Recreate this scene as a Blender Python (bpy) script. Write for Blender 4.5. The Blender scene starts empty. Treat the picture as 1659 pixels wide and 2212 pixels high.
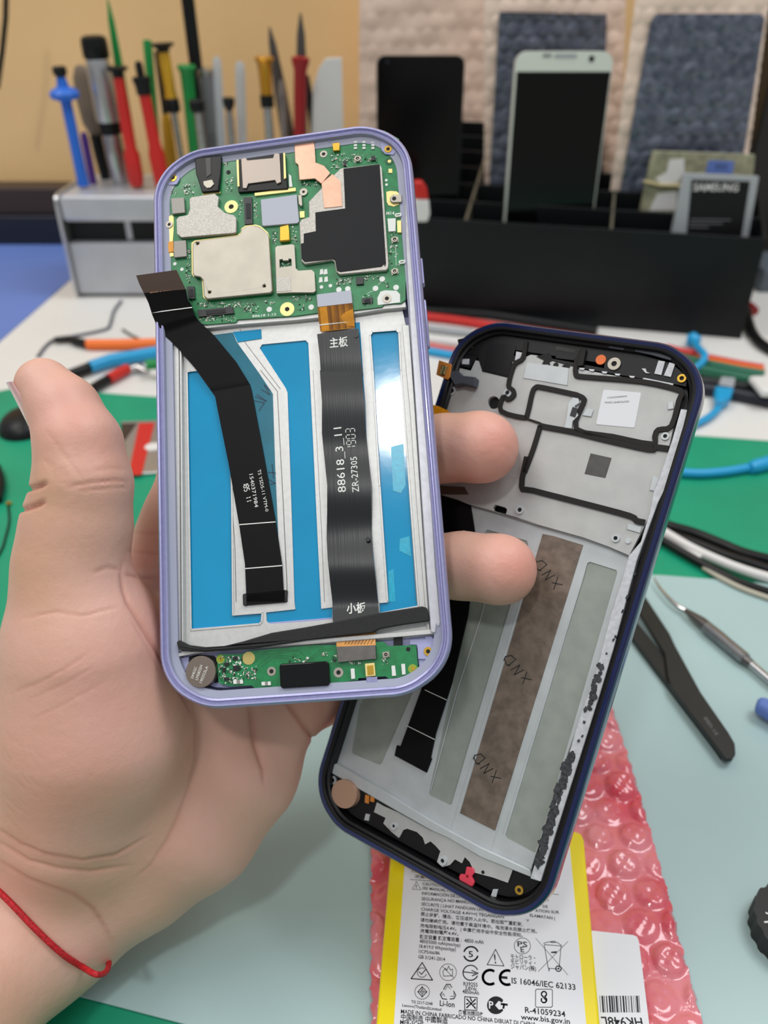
import bpy, bmesh, math, random
import numpy as np
from mathutils import Vector, Matrix, geometry
from mathutils.bvhtree import BVHTree
R_ = math.radians
S = 0.001                     # all builders work in millimetres
scene = bpy.context.scene
# ---------------------------------------------------------------- camera
FPX, CX, CY, PITCH, CAMH = 1750.0, 829.5, 1106.0, R_(34.0), 260.0
cam_data = bpy.data.cameras.new('camera')
cam = bpy.data.objects.new('camera', cam_data)
scene.collection.objects.link(cam)
cam.location = (0, 0, CAMH * S)
cam.rotation_euler = (math.pi / 2 - PITCH, 0, 0)
cam_data.sensor_fit = 'VERTICAL'
cam_data.sensor_height = 36.0
cam_data.lens = 36.0 * FPX / 2212.0
cam_data.clip_start = 0.005
cam_data.clip_end = 20
cam_data.dof.use_dof = True
cam_data.dof.focus_distance = 0.217
cam_data.dof.aperture_fstop = cam_data.lens / 2.3
scene.camera = cam
# ---------------------------------------------------------------- world and light
w = bpy.data.worlds.new('room_light'); scene.world = w; w.use_nodes = True
wn = w.node_tree.nodes; wl = w.node_tree.links; bg = wn['Background']
tc = wn.new('ShaderNodeTexCoord'); sx = wn.new('ShaderNodeSeparateXYZ'); rp = wn.new('ShaderNodeValToRGB')
wl.new(tc.outputs['Generated'], sx.inputs[0]); wl.new(sx.outputs['Z'], rp.inputs[0]); wl.new(rp.outputs[0], bg.inputs[0])
rp.color_ramp.elements[0].position = 0.0; rp.color_ramp.elements[0].color = (0.42, 0.40, 0.38, 1)
rp.color_ramp.elements[1].position = 0.75; rp.color_ramp.elements[1].color = (0.80, 0.84, 0.88, 1)
bg.inputs[1].default_value = 0.52
def area(name, loc, target, size, power, col=(1, 1, 1), sy=None, shape='RECTANGLE'):
    d = bpy.data.lights.new(name, 'AREA'); d.energy = power; d.color = col; d.shape = shape
    d.size = size; d.size_y = sy or size
    o = bpy.data.objects.new(name, d); scene.collection.objects.link(o)
    o.location = loc; o.rotation_euler = (Vector(target) - Vector(loc)).to_track_quat('-Z', 'Y').to_euler()
    return o
area('ceiling_lamp', (-0.429, -0.731, 1.95), (0, 0.3, 0.05), 0.17, 6.5, (1.0, 0.985, 0.96), shape='DISK')
area('fill_light', (0.9, 0.5, 2.1), (0.05, 0.3, 0.05), 0.9, 17, (0.95, 0.98, 1.0))  # added cool fill light from upper right, not a known fixture
area('fill_light', (-1.1, 0.35, 2.1), (0.0, 0.4, 0.05), 0.9, 14, (1.0, 0.96, 0.9))  # added warm fill light from upper left, likewise no known fixture
scene.view_settings.view_transform = 'Standard'
scene.view_settings.look = 'None'
scene.view_settings.gamma = 1
scene.view_settings.use_curve_mapping = False
scene.view_settings.exposure = 0.15

# ---------------------------------------------------------------- frames: where a pixel's ray meets a real plane
CAMO = Vector((0, 0, CAMH))
def c2w(v):                       # camera axes (x right, y down, z forward) -> world mm directions
    x, y, z = v
    return Vector((x, -y * math.sin(PITCH) + z * math.cos(PITCH), -y * math.cos(PITCH) - z * math.sin(PITCH)))
def ray(px, py): return c2w(((px - CX) / FPX, (py - CY) / FPX, 1.0))
def campt(px, py, z): return CAMO + ray(px, py) * z
class Frame:
    def __init__(s, O, ux, uy, uz):
        s.O = Vector(O); s.ux = Vector(ux).normalized(); s.uy = Vector(uy).normalized(); s.uz = Vector(uz).normalized()
        m = Matrix((s.ux, s.uy, s.uz)).transposed().to_4x4(); m.translation = s.O * S; s.mat = m
    def pt(s, px, py, n=0.0):
        d = ray(px, py); t = (s.O + s.uz * n - CAMO).dot(s.uz) / d.dot(s.uz)
        p = CAMO + d * t - s.O
        return (p.dot(s.ux), p.dot(s.uy))
    def pts(s, L, n=0.0): return [s.pt(x, y, n) for x, y in L]
    def p3(s, px, py, n=0.0): u, v = s.pt(px, py, n); return Vector((u, v, n))
    def local(s, wpt): d = Vector(wpt) - s.O; return Vector((d.dot(s.ux), d.dot(s.uy), d.dot(s.uz)))
    def mm(s, px, py, n=0.0):     # millimetres per pixel there
        a = s.p3(px, py, n); b = s.p3(px + 1, py, n); return (b - a).length
TABLE = Frame((0, 0, 0), (1, 0, 0), (0, 1, 0), (0, 0, 1))
def upright(Y, X=0.0, yaw=0.0, lean=0.0):    # plane standing at distance Y, facing the viewer; lean>0 = top away
    ux = Vector((math.cos(yaw), math.sin(yaw), 0)); n = Vector((math.sin(yaw), -math.cos(yaw), 0))
    uy = Vector((0, 0, 1)) * math.cos(lean) - n * math.sin(lean)
    return Frame((X, Y, 0), ux, uy, ux.cross(uy))

# ---------------------------------------------------------------- mesh builder
class MB:
    def __init__(s): s.bm = bmesh.new(); s.mi = 0; s.mats = []
    def use(s, m):
        if m not in s.mats: s.mats.append(m)
        s.mi = s.mats.index(m); return s
    def face(s, vs):
        try: f = s.bm.faces.new(vs); f.material_index = s.mi; return f
        except ValueError: return None
    def prism(s, pts, z0, z1, holes=(), f3=None):
        loops = [list(pts)] + [list(h) for h in holes]
        f3 = f3 or (lambda u, v, z: (u, v, z))
        lo, hi = [], []
        for L in loops:
            lo.append([s.bm.verts.new(f3(p[0], p[1], z0)) for p in L]); hi.append([s.bm.verts.new(f3(p[0], p[1], z1)) for p in L])
        flat_h = [v for L in hi for v in L]; flat_l = [v for L in lo for v in L]
        tri = geometry.tessellate_polygon([[Vector((p[0], p[1], 0)) for p in L] for L in loops])
        for t in tri:
            a, b, c = t; P = [p for L in loops for p in L]
            ar = (P[b][0]-P[a][0])*(P[c][1]-P[a][1])-(P[c][0]-P[a][0])*(P[b][1]-P[a][1])
            if ar < 0: a, b, c = a, c, b
            s.face([flat_h[a], flat_h[b], flat_h[c]]); s.face([flat_l[a], flat_l[c], flat_l[b]])
        for k, (l, h) in enumerate(zip(lo, hi)):
            n = len(l); L = loops[k]
            A = sum(L[i][0]*L[(i+1) % n][1]-L[(i+1) % n][0]*L[i][1] for i in range(n))
            ccw = (A > 0) == (k == 0)
            for i in range(n):
                j = (i + 1) % n
                s.face([l[i], l[j], h[j], h[i]] if ccw else [l[j], l[i], h[i], h[j]])
        return s
    def box(s, x0, x1, y0, y1, z0, z1): return s.prism([(x0, y0), (x1, y0), (x1, y1), (x0, y1)], z0, z1)
    def obox(s, cx, cy, w_, h_, ang, z0, z1):
        c, n = math.cos(ang), math.sin(ang)
        return s.prism([(cx+c*a-n*b, cy+n*a+c*b) for a, b in ((-w_/2, -h_/2), (w_/2, -h_/2), (w_/2, h_/2), (-w_/2, h_/2))], z0, z1)
    def loft(s, rings, closed=True, caps=True):
        rv = [[s.bm.verts.new(p) for p in r] for r in rings]; n = len(rv[0])
        for a, b in zip(rv, rv[1:]):
            for i in range(n if closed else n-1):
                j = (i+1) % n; s.face([a[i], a[j], b[j], b[i]])
        if caps and closed: s.face(rv[0][::-1]); s.face(rv[-1])
        return s
    def tube(s, path, r, seg=10, flat=1.0, caps=True):
        P = [Vector(p) for p in path]; n = len(P); rr = r if isinstance(r, (list, tuple)) else [r]*n
        rings = []; up = None
        for i in range(n):
            t = (P[min(i+1, n-1)]-P[max(i-1, 0)]).normalized()
            if up is None: up = Vector((0, 0, 1)) if abs(t.z) < .9 else Vector((0, 1, 0))
            b = t.cross(up).normalized(); up = b.cross(t).normalized()
            rings.append([P[i]+b*math.cos(a)*rr[i]+up*math.sin(a)*rr[i]*flat for a in [2*math.pi*k/seg for k in range(seg)]])
        return s.loft(rings, True, caps)
    def disc(s, cx, cy, r, z0, z1, seg=24, hole=0, sx=1.0):
        L = [(cx+r*math.cos(a)*sx, cy+r*math.sin(a)) for a in [2*math.pi*k/seg for k in range(seg)]]
        H = [[(cx+hole*math.cos(a)*sx, cy+hole*math.sin(a)) for a in [2*math.pi*k/seg for k in range(seg)]]] if hole else ()
        return s.prism(L, z0, z1, H)
    def dome(s, c, rx, ry, rz, seg=20, rows=6):
        c = Vector(c); rings = []
        for k in range(rows+1):
            a = math.pi/2*k/rows*0.985
            rings.append([c+Vector((math.cos(t)*rx*math.cos(a), math.sin(t)*ry*math.cos(a), rz*math.sin(a))) for t in [2*math.pi*i/seg for i in range(seg)]])
        return s.loft(rings)
    def lathe(s, p0, p1, prof, seg=16):      # prof: (t along the axis 0..1, radius)
        p0 = Vector(p0); p1 = Vector(p1); ax = (p1-p0).normalized()
        b = ax.cross(Vector((0, 0, 1)) if abs(ax.z) < .9 else Vector((1, 0, 0))).normalized(); c = b.cross(ax)
        rings = [[p0.lerp(p1, t)+(b*math.cos(a)+c*math.sin(a))*max(r, .02) for a in [2*math.pi*k/seg for k in range(seg)]] for t, r in prof]
        return s.loft([r[::-1] for r in rings])
    def stroke(s, pts, w_, z0, z1, close=False):   # flat line of even width
        P = [Vector((p[0], p[1])) for p in pts]
        if close: P = P + [P[0]]
        for a, b in zip(P, P[1:]):
            d = b-a
            if d.length < 1e-6: continue
            d.normalize(); n = Vector((-d.y, d.x))*w_/2; e = d*w_*.35
            s.prism([tuple(a-e-n), tuple(b+e-n), tuple(b+e+n), tuple(a-e+n)], z0, z1)
        return s
_glyph = {}
def glyphs(txt, bold=False):
    k = (txt, bold)
    if k not in _glyph:
        cu = bpy.data.curves.new('t', 'FONT'); cu.body = txt; cu.size = 1; cu.resolution_u = 2
        if bold: cu.offset = 0.016
        o = bpy.data.objects.new('t', cu); scene.collection.objects.link(o)
        dg = bpy.context.evaluated_depsgraph_get(); me = bpy.data.meshes.new_from_object(o.evaluated_get(dg))
        V = [(v.co.x, v.co.y) for v in me.vertices]; F = [tuple(p.vertices) for p in me.polygons]
        bpy.data.objects.remove(o); bpy.data.curves.remove(cu); bpy.data.meshes.remove(me)
        _glyph[k] = (V, F)
    return _glyph[k]
def text(mb, fr, txt, A, B, hpx, n=0, bold=False, cap=0.70, flip=False, dz=0.03):
    """lettering along the baseline A->B (photo positions on the plane n of frame fr), hpx tall"""
    V, F = glyphs(txt, bold)
    if not V: return
    x0 = min(v[0] for v in V); x1 = max(v[0] for v in V)
    a = Vector(fr.pt(*A, n)); b = Vector(fr.pt(*B, n)); d = b-a
    L = math.hypot(B[0]-A[0], B[1]-A[1]); h = hpx*d.length/L/cap
    e = d.normalized(); up = Vector((-e.y, e.x))*(-1 if flip else 1)
    vs = []
    for x, y in V:
        p = a+d*((x-x0)/max(1e-6, x1-x0))+up*(y*h); vs.append(mb.bm.verts.new((p.x, p.y, n+dz)))
    for f in F: mb.face([vs[i] for i in f])

def finish(o, smooth=35, bevel=0, seg=2):
    if smooth:
        for p in o.data.polygons: p.use_smooth = True
        o.data.set_sharp_from_angle(angle=R_(smooth))
    if bevel:
        m = o.modifiers.new('bevel', 'BEVEL'); m.width = bevel*S; m.segments = seg; m.limit_method = 'ANGLE'; m.angle_limit = R_(40)
        m.harden_normals = False
def obj(name, mb, mat=None, parent=None, frame=None, smooth=35, bevel=0, seg=2, recalc=False):
    me = bpy.data.meshes.new(name)
    if recalc: bmesh.ops.recalc_face_normals(mb.bm, faces=mb.bm.faces)
    for v in mb.bm.verts: v.co *= S
    bmesh.ops.remove_doubles(mb.bm, verts=mb.bm.verts, dist=1e-7)
    mb.bm.to_mesh(me); mb.bm.free()
    for m in (mb.mats or [mat]): me.materials.append(m)
    o = bpy.data.objects.new(name, me); scene.collection.objects.link(o)
    if parent: o.parent = parent
    elif frame: o.matrix_world = frame.mat
    finish(o, smooth, bevel, seg)
    return o
def resample(L, k):
    P = [Vector(p) for p in L]; D = [0]
    for a, b in zip(P, P[1:]): D.append(D[-1]+(b-a).length)
    out = []
    for i in range(k):
        t = D[-1]*i/(k-1); j = 0
        while j < len(D)-2 and D[j+1] < t: j += 1
        u = (t-D[j])/max(1e-9, D[j+1]-D[j]); out.append(P[j].lerp(P[j+1], min(1, max(0, u))))
    return out
def ribbon(mb, fr, left, right, nf, th, k=40):
    A = [c for a, b in zip(left, left[1:]) for c in [Vector(a).lerp(Vector(b), i/6) for i in range(6)]]+[Vector(left[-1])]
    B = [c for a, b in zip(right, right[1:]) for c in [Vector(a).lerp(Vector(b), i/6) for i in range(6)]]+[Vector(right[-1])]
    n = len(A)-1; rings = []
    for i, (a, b) in enumerate(zip(A, B)):
        z = nf(i/n); p = fr.p3(a.x, a.y, z); q = fr.p3(b.x, b.y, z); d = Vector((0, 0, th))
        rings.append([p, q, q-d, p-d])
    return mb.loft(rings)
def tag(o, label=None, cat=None, group=None, kind=None):
    for k, v in (('label', label), ('category', cat), ('group', group), ('kind', kind)):
        if v: o[k] = v
    return o
def thing(name, label, cat, frame=None, group=None, kind=None):
    o = bpy.data.objects.new(name, None); scene.collection.objects.link(o); o.empty_display_size = .01
    if frame: o.matrix_world = frame.mat
    return tag(o, label, cat, group, kind)

# ---------------------------------------------------------------- materials
def s2l(c): return tuple(((x/255)/12.92 if x/255 <= .04045 else ((x/255+.055)/1.055)**2.4) for x in c)
def mat(name, rgb, rough=.5, metal=0, noise=0, nscale=300, bump=0, bscale=None, alpha=1, trans=0, sss=0, coat=0, rgb2=None, emit=None, spec=.5, aniso=None):
    m = bpy.data.materials.new(name); m.use_nodes = True; N = m.node_tree.nodes; L = m.node_tree.links; b = N['Principled BSDF']
    c = (*s2l(rgb), 1); b.inputs['Base Color'].default_value = c; b.inputs['Roughness'].default_value = rough; b.inputs['Metallic'].default_value = metal
    b.inputs['Specular IOR Level'].default_value = spec
    if trans: b.inputs['Transmission Weight'].default_value = trans
    if alpha < 1: b.inputs['Alpha'].default_value = alpha
    if coat: b.inputs['Coat Weight'].default_value = coat; b.inputs['Coat Roughness'].default_value = .06
    if sss: b.inputs['Subsurface Weight'].default_value = sss; b.inputs['Subsurface Radius'].default_value = (.004, .0015, .0008); b.inputs['Subsurface Scale'].default_value = 1.0
    t = N.new('ShaderNodeTexCoord')
    mp = N.new('ShaderNodeMapping'); L.new(t.outputs['Object'], mp.inputs[0])
    if aniso: mp.inputs['Scale'].default_value = aniso
    if noise or rgb2:
        n = N.new('ShaderNodeTexNoise'); n.inputs['Scale'].default_value = nscale; n.inputs['Detail'].default_value = 5
        L.new(mp.outputs[0], n.inputs['Vector'])
        r = N.new('ShaderNodeValToRGB'); L.new(n.outputs['Fac'], r.inputs[0]); L.new(r.outputs[0], b.inputs['Base Color'])
        r.color_ramp.elements[0].position = .35; r.color_ramp.elements[1].position = .65
        if rgb2: c0, c1 = c, (*s2l(rgb2), 1)
        else: c0 = (*[x*(1-noise) for x in c[:3]], 1); c1 = (*[min(1, x*(1+noise)) for x in c[:3]], 1)
        r.color_ramp.elements[0].color = c0; r.color_ramp.elements[1].color = c1
    if bump:
        n2 = N.new('ShaderNodeTexNoise'); n2.inputs['Scale'].default_value = bscale or nscale; n2.inputs['Detail'].default_value = 3
        L.new(mp.outputs[0], n2.inputs['Vector'])
        bp = N.new('ShaderNodeBump'); bp.inputs['Strength'].default_value = 1; bp.inputs['Distance'].default_value = bump*S
        L.new(n2.outputs['Fac'], bp.inputs['Height']); L.new(bp.outputs[0], b.inputs['Normal'])
    if emit: b.inputs['Emission Color'].default_value = (*s2l(emit[0]), 1); b.inputs['Emission Strength'].default_value = emit[1]
    return m
M = {}
def mk(k, *a, **kw): M[k] = mat(k, *a, **kw); return M[k]
mk('wall_paint', (250, 208, 148), .75, noise=.05, nscale=6)
mk('desk_white', (226, 224, 220), .45, noise=.03, nscale=8)
mk('blue_laminate', (100, 128, 200), .5, noise=.05, nscale=5)
mk('dark_brown', (58, 44, 38), .5); mk('navy_dark', (22, 26, 40), .5)
mk('green_mat', (8, 150, 112), .5, noise=.08, nscale=14, bump=.05, bscale=900)
mk('pale_mat', (170, 196, 196), .42, noise=.05, nscale=9, bump=.03, bscale=500)
mk('black_plastic', (18, 19, 21), .38, spec=.3); mk('black_matte', (16, 16, 17), .7); mk('black_gloss', (8, 8, 9), .15, spec=.35)
mk('organizer_black', (14, 17, 20), .42, noise=.2, nscale=20, spec=.3)
mk('silver', (196, 197, 200), .3, metal=.85, noise=.05, nscale=60)
mk('holder_silver', (192, 194, 200), .38, metal=.35, noise=.04, nscale=40)
mk('steel', (190, 190, 192), .25, metal=1, noise=.1, nscale=200)
mk('dark_steel', (110, 106, 104), .35, metal=.9)
mk('red_plastic', (205, 40, 36), .35); mk('dark_red', (150, 20, 26), .35)
mk('blue_plastic', (40, 110, 215), .4); mk('cyan_plastic', (32, 160, 215), .4); mk('green_plastic', (20, 140, 66), .35)
mk('yellow_plastic', (205, 155, 35), .35); mk('orange_plastic', (250, 120, 40), .4); mk('white_plastic', (228, 226, 224), .4)
mk('gray_plastic', (120, 120, 124), .5); mk('purple_plastic', (90, 50, 150), .4); mk('clear_plastic', (205, 210, 216), .15, alpha=.65)
mk('gold_orange', (200, 140, 40), .3, metal=.6); mk('taupe', (125, 108, 90), .45)
def smooth_path(P, k=6):
    P = [Vector(p) for p in P]
    if len(P) < 3: return P
    Q = [P[0]*2-P[1]]+P+[P[-1]*2-P[-2]]; out = []
    for i in range(1, len(Q)-2):
        a, b, c, d = Q[i-1:i+3]
        for j in range(k):
            t = j/k; out.append(.5*((2*b)+(-a+c)*t+(2*a-5*b+4*c-d)*t*t+(-a+3*b-3*c+d)*t**3))
    out.append(P[-1]); return out
# ================================================================ structure: wall, baseboard, desk, mats
mb = MB(); mb.box(-900, 1100, 960, 990, -40, 900)
tag(obj('wall_back', mb, M['wall_paint'], frame=TABLE), kind='structure')
mb = MB(); mb.use(M['dark_brown']).box(-900, 1100, 925, 959.5, 32, 60); mb.use(M['navy_dark']).box(-900, 1100, 918, 959.5, 0, 32)
tag(obj('baseboard_back', mb, frame=TABLE, bevel=2), kind='structure')
mb = MB(); mb.box(-1500, 1700, -1500, 960, -760, -745)
tag(obj('floor', mb, mk('floor_gray', (120, 116, 110), .6), frame=TABLE), kind='structure')
mb = MB(); mb.box(-700, 900, -120, 917, -28, 0)
tag(obj('desk', mb, M['desk_white'], frame=TABLE, bevel=2), 'white desk top under the green mat and all the tools', 'desk')
P = TABLE.pts([(-260, 530), (152, 528), (158, 600), (0, 738), (-260, 990)])
mb = MB(); mb.prism(P, 0.1, 1.2)
tag(obj('plastic_sheet', mb, M['blue_laminate'], frame=TABLE), 'flat blue sheet lying on the desk left of the silver holder', 'sheet')
# green mat with a rounded far left corner
tl = Vector(TABLE.pt(-90, 838, 1.5)); tr = Vector(TABLE.pt(1659, 965, 1.5)); ex = (tr-tl).normalized(); ey = Vector((-ex.y, ex.x))
L_ = 470; D_ = 330; rc = 28
def rr_loop(x0, x1, y0, y1, r, n=8):
    out = []
    for cx, cy, a0 in ((x1-r, y0+r, -90), (x1-r, y1-r, 0), (x0+r, y1-r, 90), (x0+r, y0+r, 180)):
        out += [(cx+r*math.cos(R_(a0+90*k/n)), cy+r*math.sin(R_(a0+90*k/n))) for k in range(n+1)]
    return out
c0 = Vector(TABLE.pt(-8, 832, 1.5))
P = [tuple(c0+ex*a+ey*b) for a, b in rr_loop(0, 760, -560, 0, rc)]
mb = MB(); mb.prism(P, 0.1, 1.5)
tag(obj('cutting_mat', mb, M['green_mat'], frame=TABLE, bevel=.3), 'large green repair mat spread over the white desk', 'mat')
P = TABLE.pts([(400, 1200), (1430, 1242), (2300, 1310), (2400, 2700), (1100, 2402), (400, 2212), (165, 2150), (-700, 1925)], 2.6)
mb = MB(); mb.prism(P, 1.6, 2.6)
tag(obj('work_mat', mb, M['pale_mat'], frame=TABLE, bevel=.25), 'pale frosted teal sheet lying on top of the green mat', 'mat')
BZ = 2.6
# ================================================================ silver tool holder
hx, hy = TABLE.pt(163, 645); HF = Frame((hx, hy, 0), (1, 0, 0), (0, 1, 0), (0, 0, 1)); HW, HD, HH = 215, 92, 93
holder = thing('tool_holder', 'silver box shaped holder full of screwdrivers at the back left', 'tool holder', HF)
ms = M['holder_silver']
mb = MB(); mb.box(3, HW-3, 4, HD, 3, 50); obj('lower_body', mb, ms, holder, bevel=1.5)
mb = MB(); mb.box(3, HW-3, 14, HD, 50.2, 69.8); obj('slot_recess', mb, M['black_plastic'], holder)
mb = MB(); mb.box(3, HW-3, 0, HD, 70, HH-1); obj('top_body', mb, ms, holder, bevel=4, seg=3)
mb = MB(); mb.box(5, HW-5, 6, HD-2, 0, 3); obj('base', mb, M['black_matte'], holder)
for x0, x1 in ((0, 3), (HW-3, HW)):
    L = rr_loop(-1, HD+1, 0.5, HH, 8)
    mb = MB(); mb.prism(L, x0, x1, f3=lambda u, v, z: (z, u, v)); obj('side_plate', mb, M['silver'], holder, bevel=.8)
mb = MB(); mb.box(55, 60, 12, 15, 51, 69); obj('slot_rib', mb, ms, holder)
TOPZ = HH-1
# ---------------------------------------------------------------- tools standing in it
def tool(name, label, cat, Y, P0, P1, segs, group=None, seg=16):
    F = upright(Y)
    a = F.p3(*P0); b = F.p3(*P1); k = F.mm(*P0)
    F2 = Frame(F.O+F.ux*a.x+F.uy*a.y, F.ux, F.uy, F.uz); b = b-a
    t = thing(name, label, cat, F2, group or 'tools standing in the silver holder')
    for s_ in segs:
        pn, m, prof = s_[:3]; fl = s_[3] if len(s_) > 3 else 1
        mb = MB(); L = len(prof)
        b2 = b
        # prof entries: (photo y, radius px)
        pr = [((P0[1]-y)/(P0[1]-P1[1]), r*k) for y, r in prof]
        mb.lathe((0, 0, 0), b2, pr, seg)
        if fl != 1:
            for v in mb.bm.verts: v.co.z *= fl
        obj(pn, mb, M[m], t, smooth=40)
    return t
YA, YB, YC = hy+30, hy+50, hy+70
tool('screwdriver', 'blue screwdriver with a wide blue flange and small black cap', 'screwdriver', YA, (181, 402), (127, 145),
     [('handle', 'blue_plastic', [(402, 12), (300, 11), (215, 11), (208, 28), (198, 30), (190, 24), (184, 12), (165, 9)]), ('cap', 'black_plastic', [(166, 8), (158, 14), (146, 14), (143, 11)])])
tool('brush', 'taupe paddle tool with a dark shaft behind the blue screwdriver', 'tool', YC, (232, 400), (172, 140),
     [('paddle', 'taupe', [(288, 12), (260, 22), (210, 24), (165, 20), (145, 12), (140, 5)], .4), ('shaft', 'black_plastic', [(400, 10), (330, 13), (287, 13)])])
tool('marker', 'thin purple stick low between blue and silver handles', 'tool', YB, (203, 402), (180, 285), [('handle', 'purple_plastic', [(402, 8), (300, 8), (286, 6)])])
tool('screwdriver', 'thick silver handle with a broad black cap and black band', 'screwdriver', YB, (262, 402), (200, 76),
     [('cap', 'black_plastic', [(124, 22), (118, 26), (92, 26), (80, 24), (76, 16)]), ('handle', 'silver', [(255, 23), (240, 25), (130, 24), (123, 22)]),
      ('band', 'black_plastic', [(283, 20), (280, 23), (257, 23), (255, 20)]), ('shaft', 'steel', [(402, 17), (330, 20), (290, 20), (283, 18)])])
tool('spudger', 'long pointed green plastic spudger rising highest at left', 'spudger', YC, (300, 402), (232, -4),
     [('blade', 'green_plastic', [(402, 9), (145, 9), (100, 8), (40, 6), (8, 2.5), (-4, 1)], .5)])
tool('screwdriver', 'red screwdriver with flared black cap beside the thick silver handle', 'screwdriver', YA, (296, 402), (252, 143),
     [('cap', 'black_plastic', [(166, 11), (155, 12), (150, 21), (145, 22), (143, 18)]), ('handle', 'red_plastic', [(402, 13), (385, 17), (330, 17), (315, 12), (240, 13), (190, 11), (166, 11)])])
tool('screwdriver', 'red screwdriver with wide dark collar nearer the held phone frame', 'screwdriver', YA, (352, 402), (298, 132),
     [('tip', 'black_plastic', [(166, 8), (140, 8), (132, 5)]), ('collar', 'black_plastic', [(200, 15), (180, 16), (168, 19), (163, 17)]), ('handle', 'red_plastic', [(402, 16), (330, 17), (308, 13), (240, 12), (200, 12)])])
tool('spudger', 'green flat stick with squared top between red and yellow screwdrivers', 'spudger', YC, (345, 402), (318, 86), [('blade', 'green_plastic', [(402, 9), (200, 9), (90, 9), (86, 7)], .5)])
tool('screwdriver', 'yellow screwdriver with flared black cap and black collar', 'screwdriver', YB, (402, 402), (350, 92),
     [('cap', 'black_plastic', [(111, 11), (104, 13), (97, 23), (93, 23), (92, 16)]), ('handle', 'yellow_plastic', [(205, 13), (190, 11), (130, 12), (111, 11)]),
      ('collar', 'black_plastic', [(236, 12), (232, 15), (210, 15), (205, 12)]), ('shaft', 'steel', [(402, 5), (300, 6), (236, 7)])])
tool('handle_tool', 'amber orange handle low behind the yellow screwdriver', 'tool', YC, (375, 402), (358, 245), [('handle', 'yellow_plastic', [(402, 13), (340, 13), (260, 10), (246, 6)])])
tool('wire_probe', 'thin black rod leaning behind the yellow screwdriver', 'tool', YC, (378, 402), (338, 110), [('rod', 'black_plastic', [(402, 6), (112, 5), (110, 3)])])
tool('rod', 'long black bar rising out of the top of the picture', 'rod', YC, (455, 402), (398, -60), [('bar', 'black_plastic', [(402, 13), (-60, 13)], .5)])
tool('screwdriver', 'dark green screwdriver handle with bright flared top', 'screwdriver', YB, (428, 402), (402, 140), [('handle', 'green_plastic', [(402, 12), (200, 13), (155, 14), (146, 19), (140, 17)])])
tool('tube_tool', 'thick grey cylinder with polished metal top behind the probes', 'tool', YC, (478, 402), (446, 145), [('body', 'gray_plastic', [(402, 20), (160, 20)]), ('cap', 'steel', [(162, 21), (150, 21), (145, 15)])])
tool('screwdriver', 'silver blade under a short black collar beside green handle', 'screwdriver', YA, (448, 402), (424, 214), [('collar', 'black_plastic', [(242, 11), (236, 16), (218, 16), (214, 12)]), ('shaft', 'steel', [(402, 9), (300, 9), (242, 8)])])
tool('clear_stick', 'clear plastic stick left of the small black knob', 'plastic stick', YB, (484, 402), (468, 122), [('stick', 'clear_plastic', [(402, 9), (150, 9), (130, 8), (122, 4)], .5)])
tool('clear_stick', 'clear plastic stick right of the small black knob', 'plastic stick', YB, (526, 402), (518, 132), [('stick', 'clear_plastic', [(402, 10), (160, 10), (140, 9), (132, 4)], .5)])
tool('screwdriver', 'small black knob on a slim steel shaft between clear sticks', 'screwdriver', YA, (508, 402), (493, 210), [('knob', 'black_plastic', [(238, 6), (225, 12), (213, 13), (210, 9)]), ('shaft', 'steel', [(402, 8), (260, 8), (238, 6)])])
tool('screwdriver', 'gold screwdriver with flared top and black band', 'screwdriver', YA, (590, 402), (570, 122),
     [('handle', 'gold_orange', [(200, 12), (160, 13), (135, 15), (127, 20), (122, 18)]), ('band', 'black_plastic', [(226, 14), (200, 14)]), ('shaft', 'steel', [(402, 9), (226, 9)])])
tool('tweezers', 'dark steel tweezers with pointed tip behind the gold screwdriver', 'tweezers', YC, (640, 402), (582, 58), [('arm', 'dark_steel', [(402, 14), (260, 14), (190, 13), (120, 9), (90, 7), (58, 1.5)], .35)])
tool('probe', 'bright steel shaft between gold and red screwdrivers', 'probe', YB, (622, 402), (607, 170), [('shaft', 'steel', [(402, 8), (200, 8), (172, 3)])])
tool('screwdriver', 'dark red screwdriver with flared top under the tallest steel tip', 'screwdriver', YA, (646, 402), (649, 122), [('handle', 'dark_red', [(402, 11), (200, 13), (150, 13), (132, 18), (124, 18), (122, 14)])])
tool('tweezers', 'steel tweezers tip standing tallest above the dark red screwdriver', 'tweezers', YB, (656, 402), (649, 28), [('arm', 'dark_steel', [(402, 10), (120, 10), (70, 8), (28, 1.5)], .35)])
tool('pliers', 'black tool arm standing just right of the dark red screwdriver', 'tool', YC, (690, 402), (664, 160), [('arm', 'black_plastic', [(402, 8), (220, 8), (162, 3)])])
F = upright(YB)
P = F.pts([(673, 290), (676, 190), (690, 145), (704, 126), (738, 124), (742, 290), (744, 400), (672, 400)])
mb = MB(); mb.prism(P, -1.2, 1.2); tag(obj('opening_card', mb, M['white_plastic'], frame=F, bevel=.4), 'white plastic card with slanted corner right of the red screwdriver', 'card', 'tools standing in the silver holder')
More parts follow.
